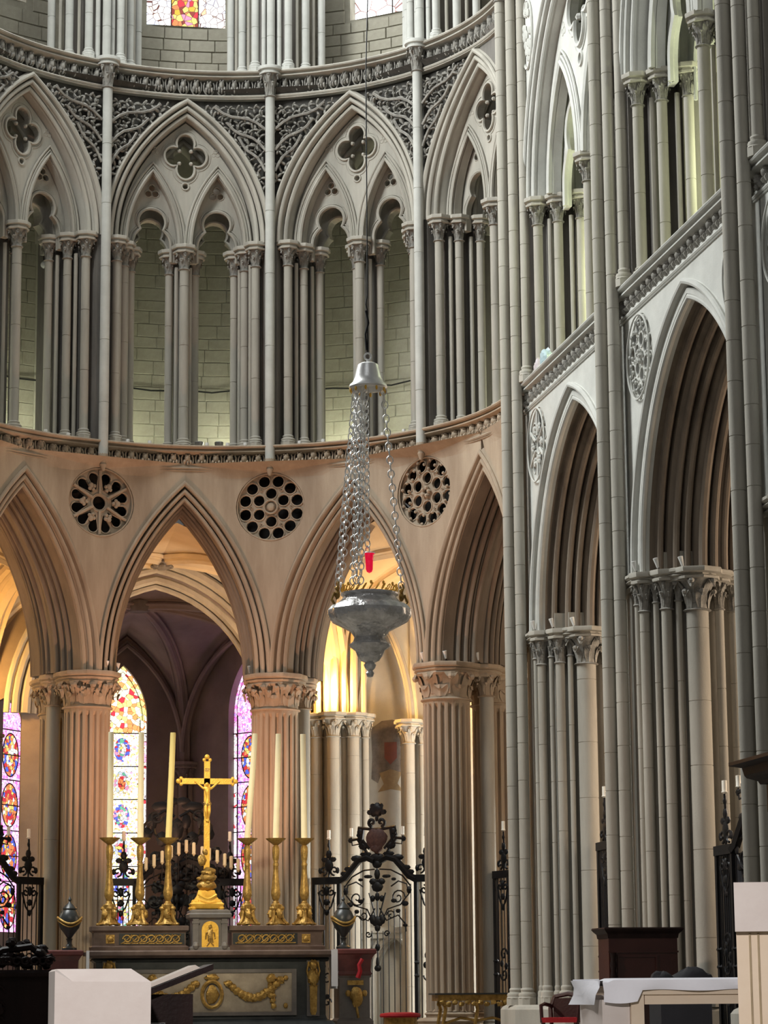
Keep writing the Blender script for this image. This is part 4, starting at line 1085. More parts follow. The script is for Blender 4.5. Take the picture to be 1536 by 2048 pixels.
# backing masonry and a bundle of springing ribs above the south respond
aplate('wall_panel', pol(17.0, 12.35), pol(22.2, 12.35), .9, 12, 'stone_pale', None, .3, wa_)
for i in range(7):
    a = 20 + (i - 3)*1.02; p = pol(a, 11.62 - .06*(3 - abs(i-3)), 7.78)
    tgt = [pol(30, 11.8, 10.9), pol(27, 11.6, 11.0), pol(36, 10.0, 11.05), pol(19.6, 10.0, 10.6), pol(18, 8.4, 10.2), pol(0, 10.0, 11.05), pol(4, 11.6, 10.8)][6 - i]
    r_ = MB(); pts = [p, p + Vector((0, 0, .5))] + [q for q in rib_curve(p + Vector((0, 0, .9)), tgt, 10, .62)]
    r_.tube(pts, .085 if i % 2 else .06, 7); link('springing_rib', r_, 'vault', wa_)
r_ = MB(); A_, B_ = pol(22.0, 12.1, 7.7), pol(27.9, 12.0, 7.6)
wall_arch(r_, A_, B_, 9.9, .07); wall_arch(r_, A_ + Vector((.06, 0, 0)), B_ - Vector((.06, 0, 0)), 9.75, .04); link('wall_rib', r_, 'stone', wa_)
# pointed door surround and the pale ledge beside it
r_ = MB(); Ad = Arch(.50, .85, 2.15); r_.tube([(.85 + u, -.03, z) for u, z in Ad.loop(0, 10, .95)], .06, 6); r_.tube([(.85 + u, -.02, z) for u, z in Ad.loop(-.13, 10, .95)], .03, 5)
r_.box(.1, 1.30, -.16, .0, 3.02, 3.14); r_.box(.12, 1.28, -.10, 0, 2.90, 3.02); link('door_surround', r_, 'stone_pale', wa_, wfr)
tag(link('door_1', plate([(.45, .9), (1.25, .9), (1.25, 3.0), (.45, 3.0)], .26, .30), 'stone', None, wfr, smooth=False), kind='structure')
# painted coat of faded ornament on the wall panel
M['paint_grey'] = mat('faded_grey_paint', (.13, .115, .11), c2=(.30, .27, .25), scale=4, bump=0)
M['paint_red'] = mat('faded_red_paint', (.30, .11, .085), c2=(.22, .10, .09), scale=6, bump=0)
M['paint_ochre'] = mat('faded_ochre_paint', (.42, .33, .20), c2=(.30, .23, .15), scale=8, bump=0)
mur = tag(empty('wall_painting', wfr @ T_((.80, -.008, 6.9))), 'faded painted mantle with a red shield on the pale wall behind the gate', 'mural')
link('dark_mantle', plate([(-.45, .62), (-.20, .78), (.05, .80), (.28, .70), (.42, .52), (.44, .15), (.34, -.10), (.40, -.35), (.46, -.70), (.30, -.78), (.24, -.45), (-.24, -.45), (-.30, -.60), (-.45, -.50), (-.42, 0)], 0, .006), 'paint_grey', mur, smooth=False)
link('red_shield', plate([(-.14, .30), (.15, .30), (.15, -.05), (0, -.20), (-.14, -.05)], -.006, -.001), 'paint_red', mur, smooth=False)
link('ochre_ornament', plate([(-.26, -.38), (0, -.30), (.26, -.38), (.16, -.62), (.30, -.80), (0, -.74), (-.30, -.80), (-.16, -.62)], -.008, -.002), 'paint_ochre', mur, smooth=False)
# iron cramp, wire and fixtures along the gallery
M['cable'] = mat('black_cable', (.01, .01, .01), rough=.6, bump=0)
w = MB(); w.tube([(8.28*sin(radians(t)), 8.28*cos(radians(t)), 14.36 + .03*sin(t*.9)) for t in range(-45, 62, 3)], .018, 5)
tag(link('cable', w, 'cable'), 'thin black cable running along the rear wall of the gallery', 'cable')
def small_fix(t, z, r, lab):
    o = tag(empty('glass_cup', apse(t, 5.50, ZS1)), lab, 'light', 'small white lights along the gallery ledge')
    b = MB(); b.lathe([(.03, .003), (.04, .05), (.035, .085), (.0, .09)], n=8); link('cup', cached(('cup',), lambda: b, 'cup', 'lampwhite'), None, o)
for i, t in enumerate((-31, -25.6, -12.2, -7.5, 4.6, 8.9, 12.6, 24.2, 29.4, 43.2, 48.5)):
    small_fix(t, 0, 0, 'small white light on the lower gallery ledge, %s from the left' % ('first', 'second', 'third', 'fourth', 'fifth', 'sixth', 'seventh', 'eighth', 'ninth', 'tenth', 'eleventh')[i])
M['steel'] = mat('brushed_steel', (.35, .36, .36), rough=.35, metal=.9, bump=.05)
for i, t in enumerate((3.0, 7.1)):
    o = tag(empty('floodlight', apse(t, 5.62, ZS1)), ('left', 'right')[i] + ' of two round floodlight bowls on the gallery ledge above the crucifix', 'floodlight', 'round floodlights on the gallery ledge')
    b = MB(); b.lathe([(0, .0), (.06, .02), (.085, .07), (.09, .12), (.08, .12), (.05, .06), (0, .04)], n=12); link('bowl', b, 'steel', o)
    b = MB(); b.lathe([(.0, .075), (.076, .08), (.076, .13), (0, .14)], n=12); link('lens', b, 'lampwhite', o)
o = tag(empty('globe_lamp', apse(-25.5, 6.62, 16.35)), 'round white globe lamp beside the gallery capitals at the far left', 'lamp')
b = MB(); b.blob((0, 0, .0), .075, 12, 8); link('globe', b, 'lampwhite', o); b = MB(); b.lathe([(.02, .06), (.02, .2)], n=6); link('stem', b, 'iron', o)
# plastic wrapped bundles on the south gallery ledge
M['plastic_blue'] = mat('pale_blue_plastic', (.50, .62, .66), rough=.3, c2=(.35, .47, .52), scale=12, bump=.5, bscale=25, spec=.6)
M['plastic_pink'] = mat('pale_pink_plastic', (.62, .58, .60), rough=.3, c2=(.5, .42, .44), scale=12, bump=.5, bscale=25, spec=.6)
def lumpy(mb, c, r, seed, n=14, m=9, amp=.14):
    rnd = random.Random(seed); ph = [(rnd.uniform(0, 6.28), rnd.uniform(2, 6), rnd.uniform(1, 4)) for _ in range(5)]
    b = MB(); b.blob((0, 0, 0), 1, n, m); vs = []
    for (x, y, z) in b.v:
        k = 1 + amp*sum(sin(p + f*atan2(y, x) + g*z*2) for p, f, g in ph)/2; vs.append((c[0] + x*r[0]*k, c[1] + y*r[1]*k, c[2] + z*r[2]*k))
    mb.add(vs, b.f)
for (y, m_, rr, lab, nm) in ((-1.86, 'plastic_blue', .19, 'pale blue plastic wrapped bundle on the south gallery ledge', 1), (-1.42, 'plastic_pink', .16, 'pinkish white plastic wrapped bundle on the south gallery ledge', 2)):
    b = MB(); lumpy(b, (0, 0, rr), (.11, rr*.8, rr), nm, amp=.16); o = link('wrapped_bundle', b, m_, None, T_((5.62, y, ZS1))); tag(o, lab, 'bundle', 'wrapped bundles on the gallery')

# ---------------------------------------------------------------- wrought iron gates
M['candle'] = mat('candle_wax', (.96, .84, .56), rough=.5, var=.12, bump=0); M['candle_white'] = mat('white_candle_sleeve', (.88, .84, .74), rough=.5, var=.05, bump=0)
M['candle_yellow'] = mat('yellow_wax', (.90, .72, .28), rough=.45, var=.08, bump=0)
M['rust'] = mat('brown_painted_iron', (.10, .05, .04), rough=.6, c2=(.04, .02, .02), scale=14)
def spiral(c, r0, a0, turns, sg=1, n=16, shrink=.15):
    return [(c[0] + r0*(1 - (1-shrink)*i/n)*cos(a0 + sg*2*pi*turns*i/n), c[1] + r0*(1 - (1-shrink)*i/n)*sin(a0 + sg*2*pi*turns*i/n)) for i in range(n+1)]
def iron(parent, name, paths, r, leaves=(), m='iron'):
    mb = MB()
    for p in paths: mb.tube([(u, 0, z) for u, z in p], r*1.3, 5)
    for (u, z, ru, rz) in leaves: mb.blob((u, 0, z), (ru*1.12, .03, rz*1.12), 7, 4)
    return link(name, mb, m, parent)
def gate(mtx, label, w=1.42, zr=3.92, crest='cartouche', ztop=5.35, dense=False):
    g = tag(empty('iron_gate', mtx), label, 'gate', 'wrought iron gates between the columns')
    z0 = ZFL - .02
    for s in (-1, 1):
        f = MB(); f.box(min(s*.80, s*w), max(s*.80, s*w), -.05, .05, zr - .07, zr + .07); link('rail', f, 'iron', g, smooth=False)
        f = MB(); f.box(min(s*.80, s*w), max(s*.80, s*w), -.035, .035, z0 + .05, z0 + .13); link('rail', f, 'iron', g, smooth=False)
        for u in (w - .03, .84):
            f = MB(); f.box(s*u - .035, s*u + .035, -.035, .035, z0, zr - .06); f.blob((s*u, 0, 2.3), (.06, .06, .05)); f.blob((s*u, 0, 2.05), (.06, .06, .05)); link('post', f, 'iron', g, smooth=False)
        # swept arch over the doors
        pth = [(s*.84, zr - .02), (s*.70, zr + .05), (s*.55, zr + .22), (s*.40, zr + .38), (s*.22, zr + .43), (s*.06, zr + .36)]
        iron(g, 'swept_rail', [pth], .055, [(s*.62, zr + .22, .10, .05), (s*.45, zr + .42, .12, .06), (s*.25, zr + .50, .12, .045), (s*.72, zr + .13, .08, .05)])
        # side panel: bars, scrolled head and foot
        k = 4
        for i in range(1, k+1 if not dense else 8):
            u = s*(.84 + (w - .87)*i/((k+1) if not dense else 8)); b = MB(); b.tube([(u, 0, z0 + .1), (u, 0, zr - .06)], .011, 5); link('bar', b, 'iron', g)
        um = s*(w + .80)/2
        iron(g, 'scroll_panel', [spiral((um - .10, zr - .22), .09, pi/2, 1.3, -1), spiral((um + .10, zr - .22), .09, pi/2, 1.3, 1), [(um - .19, zr - .22), (um - .10, zr - .5), (um, zr - .62)], [(um + .19, zr - .22), (um + .10, zr - .5), (um, zr - .62)]], .014,
             [(um, zr - .20, .05, .09), (um, zr - .42, .07, .06), (um, zr - .62, .04, .06)])
        iron(g, 'foot_scroll', [spiral((um, 2.42), .13, 0, 1.2), spiral((um, 2.05), .13, pi, 1.2)], .014, [(um - .08, 2.25, .05, .06), (um + .08, 2.2, .05, .06)])
        iron(g, 'foot_scroll', [spiral((um, 1.55), .10, 0, 1.2)], .014, [(um, 1.66, .06, .05)])
        # candle bracket on the side rail
        uc = s*1.06
        iron(g, 'side_crest', [spiral((uc - .12, zr + .20), .10, -pi/2, 1.2, 1), spiral((uc + .12, zr + .20), .10, -pi/2, 1.2, -1), [(uc, zr + .06), (uc + .02, zr + .5), (uc, zr + .84)]], .015,
             [(uc, zr + .30, .09, .12), (uc - .09, zr + .42, .07, .05), (uc + .09, zr + .42, .07, .05), (uc, zr + .52, .06, .08), (uc - .19, zr + .20, .04, .06), (uc + .19, zr + .20, .04, .06), (uc, zr + .70, .025, .05)])
        b = MB(); b.lathe([(.01, zr + .80), (.045, zr + .83), (.045, zr + .84), (.036, zr + .845), (.036, zr + 1.0), (0, zr + 1.005)], uc, 0, 10); link('candle', b, 'candle_white', g)
        if crest == 'cartouche':
            iron(g, 'candle_arm', [[(s*.22, zr + .62), (s*.40, zr + .70), (s*.54, zr + .68), (s*.56, zr + .84)]], .012)
            b = MB(); b.lathe([(.01, zr + .84), (.04, zr + .86), (.034, zr + .87), (.034, zr + 1.02), (0, zr + 1.025)], s*.56, 0, 10); link('candle', b, 'candle_white', g)
        # door leaf
        for i in range(1, 7): 
            u = s*.80*i/6.6; b = MB(); zt = zr - .58 - .5*abs(cos(i*.9))*0 if i > 1 else zr - 1.0; b.tube([(u, 0, z0 + .1), (u, 0, zt if i < 6 else zr - .10)], .010, 5); link('bar', b, 'iron', g)
        big = [(s*.06, 3.02), (s*.22, 3.34), (s*.50, 3.42), (s*.68, 3.62), (s*.64, 3.82), (s*.46, 3.88), (s*.30, 3.78)]
        iron(g, 'door_scroll', [big, spiral((s*.45, 3.56), .16, 0, 1.4, s), [(s*.05, 3.36), (s*.20, 3.12), (s*.45, 3.22), (s*.60, 3.05), (s*.62, 2.90)], spiral((s*.30, 3.22), .10, pi, 1.3, -s), [(s*.05, 4.12), (s*.30, 4.10), (s*.55, 3.98), (s*.72, 3.78)],
             [(s*.02, 3.1), (s*.10, 3.4), (s*.18, 3.66)], spiral((s*.20, 2.86), .07, 0, 1.2, s)], .012,
             [(s*.60, 3.44, .07, .05), (s*.36, 3.50, .06, .04), (s*.69, 3.70, .05, .07), (s*.20, 3.98, .09, .035), (s*.45, 3.30, .05, .04), (s*.60, 3.02, .05, .03), (s*.10, 3.55, .05, .06), (s*.36, 3.92, .05, .03)])
    iron(g, 'heart_ornament', [[(0, 4.3), (0, 2.2)]], .012, [(0, 4.22, .10, .08), (0, 4.02, .06, .10), (-.09, 3.88, .08, .06), (.09, 3.88, .08, .06), (0, 3.78, .12, .10), (0, 3.58, .05, .08), (0, 3.10, .12, .10), (-.10, 3.14, .07, .09), (.10, 3.14, .07, .09), (0, 2.98, .06, .07), (0, 2.60, .05, .07), (0, 2.20, .07, .06), (0, 2.30, .035, .12)])
    if crest == 'cartouche':
        iron(g, 'crest', [[(-.16, zr + .60), (-.42, zr + .88), (-.40, zr + 1.02), (-.12, zr + .98), (.12, zr + .98), (.40, zr + 1.02), (.42, zr + .88), (.16, zr + .60)], [(-.30, zr + .98), (-.34, zr + .72), (-.18, zr + .45)], [(.30, zr + .98), (.34, zr + .72), (.18, zr + .45)],
             spiral((-.10, zr + 1.12), .09, -pi/2, 1.1, -1), spiral((.10, zr + 1.12), .09, -pi/2, 1.1, 1), [(-.60, zr + .78), (-.42, zr + .80), (-.30, zr + .62)], [(.60, zr + .78), (.42, zr + .80), (.30, zr + .62)]], .026,
             [(-.58, zr + .78, .05, .05), (.58, zr + .78, .05, .05), (-.30, zr + .66, .10, .07), (.30, zr + .66, .10, .07), (0, zr + .42, .16, .09), (-.36, zr + .94, .07, .07), (.36, zr + .94, .07, .07)])
        b = MB(); lumpy(b, (0, -.02, zr + .80), (.24, .06, .20), 3, amp=.08); lumpy(b, (0, -.02, zr + .62), (.12, .05, .12), 4, amp=.08); link('cartouche', b, 'rust', g)
        b = MB(); lumpy(b, (0, 0, zr + 1.36), (.15, .05, .13), 5, amp=.14); b.blob((-.14, 0, zr + 1.32), (.08, .04, .06)); b.blob((.14, 0, zr + 1.32), (.08, .04, .06)); b.blob((0, 0, zr + 1.20), (.04, .03, .07)); b.blob((-.09, 0, zr+1.44), (.06, .04, .06)); b.blob((.09, 0, zr+1.44), (.06, .04, .06)); link('finial', b, 'iron', g)
    elif crest == 'candles':
        # broad dark openwork crest with an arc of little candles
        pth = []; lv = []; rnd = random.Random(11)
        for i in range(16):
            u = rnd.uniform(-.70, .80); z = rnd.uniform(zr + .1, zr + .55 + .6*(1 - abs(u))); pth.append(spiral((u, z), rnd.uniform(.07, .15), rnd.uniform(0, 6), 1.2, rnd.choice((-1, 1)))); lv.append((u + .05, z + .04, .07, .05)); lv.append((u - .06, z - .05, .06, .07))
        for s in (-1, 1):
            pth += [[(s*.15, zr + .7), (s*.45, zr + .95), (s*.50, zr + 1.25), (s*.25, zr + 1.42), (s*.05, zr + 1.30)], spiral((s*.42, zr + 1.30), .14, 0, 1.3, s), spiral((s*.55, zr + 1.05), .15, 1, 1.3, -s)]
            lv += [(s*.30, zr + 1.50, .22, .09), (s*.12, zr + 1.60, .14, .08), (s*.50, zr + 1.20, .10, .16), (s*.18, zr + 1.2, .09, .14), (s*.62, zr + .95, .12, .12), (s*.30, zr + .85, .12, .14)]
        lv += [(0, zr + .6, .18, .22), (0, zr + 1.05, .12, .2), (-.35, zr + .4, .2, .14), (.35, zr + .4, .2, .14), (-.62, zr + .25, .16, .12), (.62, zr + .25, .16, .12)]
        iron(g, 'crest', pth, .024, lv)
        b = MB()
        for i in range(120):
            u = rnd.uniform(-.50, 1.0); z = rnd.uniform(2.5, 4.30 - .25*abs(u - .2)); lumpy(b, (u, rnd.uniform(.10, .16), z), (rnd.uniform(.07, .14), .04, rnd.uniform(.07, .14)), i, 7, 5, .25)
        tag(link('leaf_screen', b, 'iron', g), kind='stuff')
        for i, (u, dz) in enumerate(((-.62, .38), (-.46, .44), (-.30, .51), (-.12, .62), (.03, .68), (.18, .73), (.33, .68), (.50, .60), (.64, .57), (.80, .53), (.95, .46), (1.08, .41), (1.22, .36))):
            b = MB(); b.lathe([(.008, -.05), (.045, 0), (.036, .005), (.036, .21), (.02, .225), (0, .225)], u, -.06, 8); link('candle', b, 'candle', g, T_((0, 0, zr + dz - .12)))
            b = MB(); b.tube([(u, -.06, zr + dz - .14), (u, -.02, zr + .05)], .012, 5); link('candle_arm', b, 'iron', g)
    return g
gate(apse(36, 6.5), 'black wrought iron gate with a brown cartouche and candles, below the hanging lamp', crest='cartouche')
gate(apse(0, 6.5), 'black wrought iron gate behind the altar, crowned by an arc of small candles', crest='candles')
gate(apse(-36, 6.5), 'black wrought iron gate at the left edge, left of the urn', crest='cartouche')
gate(apse(72, 6.5), 'narrow view of a black iron gate right of the large fluted column', crest='cartouche')
g2 = gate(wallM(-3.8, .78) @ Matrix.Diagonal((1.28, 1, 1, 1)), 'black iron gate seen edge-on between the first and the middle compound pier', zr=4.15, dense=True)
g3 = gate(wallM(-10.3, .78) @ Matrix.Diagonal((1.28, 1, 1, 1)), 'black iron gate with dense bars and candles, right of the middle compound pier', zr=3.72, dense=True)
for g_, yc in ((g2, -3.8), (g3, -10.3)):     # dense bars behind, hung with dark cloth
    M['dark_cloth'] = M.get('dark_cloth') or mat('charcoal_curtain', (.03, .03, .035), bump=.1)
    cur = MB(); rows = [[(u/40*1.36, .06 + .03*sin(u*1.7), z) for u in range(-40, 41)] for z in (ZFL, 2.2, 3.65)]; cur.grid(rows)
    link('curtain', cur, 'dark_cloth', g_)

# ---------------------------------------------------------------- high altar and its furnishings
M['marble_dark'] = mat('dark_green_marble', (.045, .05, .05), rough=.35, c2=(.015, .017, .018), scale=3.5, bump=.02, spec=.5)
M['marble_brown'] = mat('brown_marble', (.15, .105, .085), rough=.35, c2=(.07, .045, .038), scale=4, bump=.02, spec=.5)
M['marble_red'] = mat('red_marble', (.16, .045, .04), rough=.35, c2=(.06, .02, .02), scale=4, bump=.02, spec=.5)
M['marble_grey'] = mat('grey_marble', (.17, .155, .145), rough=.4, c2=(.10, .09, .085), scale=3, bump=.02, spec=.5)
M['marble_pale'] = mat('pale_veined_marble', (.42, .36, .28), rough=.45, c2=(.25, .21, .165), scale=3.5, bump=.02)
M['gilt'] = mat('gilded_bronze', (.55, .35, .10), rough=.42, metal=.6, c2=(.20, .115, .03), scale=12, bump=.35, bscale=50)
M['gilt_bright'] = mat('bright_gilding', (.95, .58, .10), rough=.42, metal=.35, c2=(.75, .42, .06), scale=10, bump=.2)
M['linen'] = mat('white_linen', (.78, .78, .80), rough=.9, var=.06, bump=.1)
AX = -.14
alt = tag(empty('high_altar', T_((AX, -.2, 0))), 'dark marble high altar with a pale front panel and gilded garlands', 'altar')
def part(name, m, fn, parent, mtx=None, smooth=True, **k):
    b = MB(); fn(b); return link(name, b, m, parent, mtx, smooth, **k)
def f(b): 
    prism_profile(b, [(-2.05, -.42), (2.05, -.42), (2.05, .35), (-2.05, .35)], [(.0, ZFL - .04), (.06, 1.05), (.10, 1.18), (.02, 1.26), (-.06, 1.30), (-.08, 1.36), (-.08, 2.26), (-.02, 2.30), (-.05, 2.34)])
part('altar_body', 'marble_dark', f, alt, smooth=False)
part('altar_table', 'marble_brown', lambda b: prism_profile(b, [(-2.12, -.52), (2.12, -.52), (2.12, .35), (-2.12, .35)], [(-.08, 2.335), (-.02, 2.37), (.02, 2.38), (.02, 2.44), (-.01, 2.46)]), alt, smooth=False)
part('front_panel', 'marble_pale', lambda b: b.box(-1.38, 1.38, -.365, -.33, 1.42, 2.08), alt, smooth=False)
def f(b):
    for (x0, x1, z0, z1) in ((-1.46, 1.46, 1.36, 1.42), (-1.46, 1.46, 2.08, 2.14), (-1.46, -1.38, 1.42, 2.08), (1.38, 1.46, 1.42, 2.08)): b.box(x0, x1, -.385, -.33, z0, z1)
part('panel_frame', 'marble_grey', f, alt, smooth=False)
for s in (-1, 1):
    def f(b):
        b.box(s*1.75 - .11, s*1.75 + .11, -.37, -.34, 1.34, 2.30)
    part('pilaster', 'marble_grey', f, alt, smooth=False)
    def f(b):
        prism_profile(b, [(s*1.75 - .055, -.41), (s*1.75 + .055, -.41), (s*1.75 + .055, -.365), (s*1.75 - .055, -.365)], [(-.02, 1.36), (0, 1.42), (.01, 1.84), (.03, 1.86)])
        lumpy(b, (s*1.75, -.39, 2.0), (.10, .07, .16), 21, amp=.12); lumpy(b, (s*1.75, -.40, 2.20), (.075, .07, .09), 22, amp=.10)
        for q in (-1, 1): b.tube([(s*1.75 + q*.08, -.39, 2.26), (s*1.75 + q*.11, -.39, 2.1), (s*1.75 + q*.06, -.39, 1.9)], .018, 5)
    part('gilt_term', 'gilt', f, alt)
    def f(b):    # garland with ribbon and pendants
        pts = [(s*(.28 + .9*i/12), -.40, 1.90 - .27*sin(pi*i/12)*1.0 + .06*(i/12)) for i in range(13)]
        for i, p in enumerate(pts): lumpy(b, p, (.075, .04, .055 + .02*sin(pi*i/12)), 30 + i, 8, 6, .2)
        lumpy(b, (s*1.02, -.40, 1.98), (.09, .04, .07), 50, 8, 6, .2)
        for k in range(5): lumpy(b, (s*(1.0 + .015*k), -.40, 1.86 - .085*k), (.05 + .02*(k == 2), .035, .05), 60 + k, 8, 6, .2)
        b.tube([(s*1.06, -.39, 1.98), (s*1.16, -.39, 1.97), (s*1.24, -.39, 2.0)], .01, 4)
        b.blob((s*1.27, -.39, 1.99), (.045, .03, .045), 8, 5); b.blob((s*1.27, -.39, 1.52), (.04, .03, .05), 8, 5)
    part('gilt_garland', 'gilt', f, alt)
def f(b):
    b.tube([(.17*cos(a), -.40, 1.72 + .22*sin(a)) for a in [2*pi*i/20 for i in range(20)]], .035, 6, True)
    lumpy(b, (0, -.39, 1.72), (.11, .035, .15), 71, 10, 8, .12); lumpy(b, (0, -.40, 2.0), (.12, .04, .06), 72, 8, 6, .2)
part('gilt_medallion', 'gilt', f, alt)
part('linen_runner', 'linen', lambda b: (b.box(2.135, 2.15, -.50, .30, 1.80, 2.47), b.box(2.04, 2.15, -.55, -.538, 1.84, 2.46), b.box(-2.15, -2.10, -.55, -.538, 2.14, 2.46)), alt, smooth=False)
# gradine with gilded scroll friezes
gra = tag(empty('altar_gradine', T_((AX, .08, 2.46))), 'dark marble shelf with gilded scroll friezes standing on the high altar, carrying six candlesticks', 'altar shelf')
for s in (-1, 1): part('gradine_body', 'marble_brown', lambda b: prism_profile(b, [(-1.98, -.18), (-.40, -.18), (-.40, .25), (-1.98, .25)] if s < 0 else [(.40, -.18), (1.98, -.18), (1.98, .25), (.40, .25)], [(.04, 0), (.05, .07), (.0, .10), (0, .31), (.02, .33), (.05, .35), (.05, .42), (.03, .43)]), gra, smooth=False)
for s in (-1, 1):
    part('gradine_panel', 'marble_dark', lambda b: b.box(min(s*.42, s*1.55), max(s*.42, s*1.55), -.19, -.17, .11, .30), gra, smooth=False)
    def f(b):
        n = 7
        for i in range(n):
            c = s*(.50 + .98*(i + .5)/n); w = .98/n
            b.tube([(c + s*w*.55*cos(a)*(1 - a/14), -.20, .205 + .072*sin(a)*(1 - a/14)) for a in [j*.6 for j in range(0, 12)]], .014, 5)
            b.tube([(c - w*.6, -.20, .13), (c, -.20, .19), (c + w*.6, -.20, .28)], .012, 5)
        b.box(min(s*.46, s*1.52), max(s*.46, s*1.52), -.197, -.188, .125, .14)
    part('gilt_scroll_frieze', 'gilt', f, gra)
    def f(b):
        b.box(s*1.70 - .075, s*1.70 + .075, -.20, -.175, .13, .28); lumpy(b, (s*1.70, -.205, .205), (.055, .02, .055), 5, 8, 6, .25)
    part('gilt_rosette', 'gilt', f, gra)
tab = tag(empty('tabernacle', T_((AX, -.12, 2.46))), 'grey marble tabernacle with a round-headed gilded door in the middle of the altar', 'tabernacle')
def f(b):
    prism_profile(b, [(-.30, -.16), (.30, -.16), (.30, .30), (-.30, .30)], [(.04, 0), (.04, .05), (0, .08), (0, .52), (.02, .54), (.06, .56), (.07, .62), (.05, .64), (.05, .68), (0, .70)])
part('tabernacle_body', 'marble_grey', f, tab, smooth=False)
for s in (-1, 1):
    def f(b):
        b.box(s*.25 - .05, s*.25 + .05, -.20, -.15, .05, .54); b.box(s*.25 - .065, s*.25 + .065, -.21, -.15, .46, .50); b.blob((s*.25, -.20, .08), (.06, .04, .07))
    part('tabernacle_pilaster', 'marble_grey', f, tab, smooth=False)
dl = [(.145*cos(pi*i/12), .36 + .14*sin(pi*i/12)) for i in range(13)]
part('tabernacle_door', 'gilt_bright', lambda b: b.merge(cdt_plate([(-.145, .03), (.145, .03)] + dl, [], -.19, -.16)), tab, smooth=False)
def f(b):
    lumpy(b, (0, -.20, .25), (.05, .02, .12), 9, 8, 7, .25); lumpy(b, (.0, -.20, .40), (.035, .02, .035), 10, 7, 6, .2)
    for q in (-1, 1): b.tube([(0, -.195, .32), (q*.07, -.2, .30), (q*.08, -.2, .20)], .014, 5); b.tube([(0, -.195, .16), (q*.06, -.2, .08)], .012, 5)
part('door_relief', 'gilt', f, tab)
# candlesticks
def candlestick_parts(root):
    def f(b):   # three lobed scroll foot
        for i in range(3):
            a = -pi/2 + 2*pi*i/3; ca, sa = cos(a), sin(a)
            pts = [(.20*ca, .20*sa, .015), (.17*ca, .17*sa, .05), (.12*ca, .12*sa, .12), (.10*ca, .10*sa, .22), (.11*ca, .11*sa, .30), (.08*ca, .08*sa, .36)]
            b.tube(pts, .032, 6); b.blob((.20*ca, .20*sa, .03), (.045, .045, .03))
            b.blob((.11*ca, .11*sa, .30), (.05, .05, .045)); lumpy(b, (.09*cos(a + pi/3), .09*sin(a + pi/3), .2), (.06, .06, .08), i, 8, 6, .2)
            b.tube([(.20*cos(a), .20*sin(a), .02), (.13*cos(a + pi/3), .13*sin(a + pi/3), .045), (.20*cos(a + 2*pi/3), .20*sin(a + 2*pi/3), .02)], .022, 5)
        b.lathe([(.17, .03), (.12, .08), (.08, .16), (.075, .30), (.09, .36), (.05, .40)], n=9)
    part('foot', 'gilt', f, root, Matrix.Diagonal((1.0, 1.0, 1, 1)))
    part('stem', 'gilt', lambda b: b.lathe([(.035, .38), (.06, .40), (.04, .43), (.06, .46), (.082, .52), (.085, .58), (.07, .70), (.052, .88), (.045, 1.02), (.055, 1.06), (.04, 1.10), (.055, 1.16), (.065, 1.28), (.06, 1.36), (.035, 1.40)], n=14), root)
    part('drip_pan', 'gilt', lambda b: b.lathe([(.03, 1.39), (.07, 1.42), (.175, 1.50), (.18, 1.515), (.10, 1.515), (.05, 1.51), (0, 1.51)], n=16), root)
names = ('leftmost', 'second from the left', 'third from the left', 'fourth from the left', 'fifth from the left', 'rightmost')
cs0 = None
for i, x in enumerate((-1.85, -1.32, -.83, .555, 1.06, 1.565)):
    if cs0 is None: cs0 = empty('candlestick', T_((x, .10, 2.89))); candlestick_parts(cs0); o = cs0
    else: o = copy_tree(cs0, T_((x, .10, 2.89)) @ RZ(.4*i))
    tag(o, 'tall gilded candlestick on the altar shelf, ' + names[i] + ' of the six', 'candlestick', 'altar candlesticks')
    lean = (0, 0, .006, .012, .004, -.002)[i]
    b = MB(); h = 1.84; b.tube([(0, 0, 0), (lean*h*2, 0, h*.3), (lean*h*4.5, 0, h*.7), (lean*h*6, 0, h - .03), (lean*h*6, 0, h)], .056, 12, taper=.82)
    c = link('altar_candle', b, 'candle_yellow' if i == 2 else 'candle', None, T_((x, .10, 4.405)))
    tag(c, ('bright yellow' if i == 2 else 'cream') + ' tall altar candle, ' + names[i] + ' of the six', 'candle', 'altar candles')
# crucifix
cru = tag(empty('crucifix', T_((AX - .03, .02, 3.16))), 'gilded crucifix with a corpus on an ornate stand above the tabernacle', 'crucifix')
def f(b):
    prism_profile(b, [(-.27, -.16), (.27, -.16), (.27, .16), (-.27, .16)], [(-.03, .02), (0, .05), (.02, .10), (-.05, .16), (-.10, .24), (-.13, .34)])
    for s in (-1, 1):
        for q in (-1, 1): b.blob((s*.24, q*.13, .03), (.06, .05, .04)); b.blob((s*.19, q*.10, .14), (.07, .05, .05))
    b.tube([(-.16, -.14, .26), (-.06, -.17, .20), (0, -.18, .18), (.06, -.17, .20), (.16, -.14, .26)], .02, 5)
part('stand', 'gilt_bright', f, cru)
def f(b):
    lumpy(b, (0, 0, .42), (.18, .13, .09), 2, 12, 8, .10); lumpy(b, (.02, -.03, .56), (.15, .11, .08), 3, 12, 8, .16); lumpy(b, (.04, -.05, .66), (.11, .09, .07), 6, 10, 8, .18)
    for i in range(9):
        a = i*2.4; b.blob((.13*cos(a), .10*sin(a), .40 + .035*i), (.05, .045, .035))
    lumpy(b, (-.08, -.02, .86), (.075, .06, .10), 7, 10, 8, .15); lumpy(b, (-.03, -.02, 1.0), (.05, .05, .06), 8, 8, 6, .15)
part('cloud_base', 'gilt', f, cru)
def f(b):
    b.box(-.05, .05, -.03, .03, .70, 1.55); b.box(-.045, .045, -.035, .035, 1.55, 1.62); b.box(-.052, .052, -.022, .022, 1.62, 2.58)
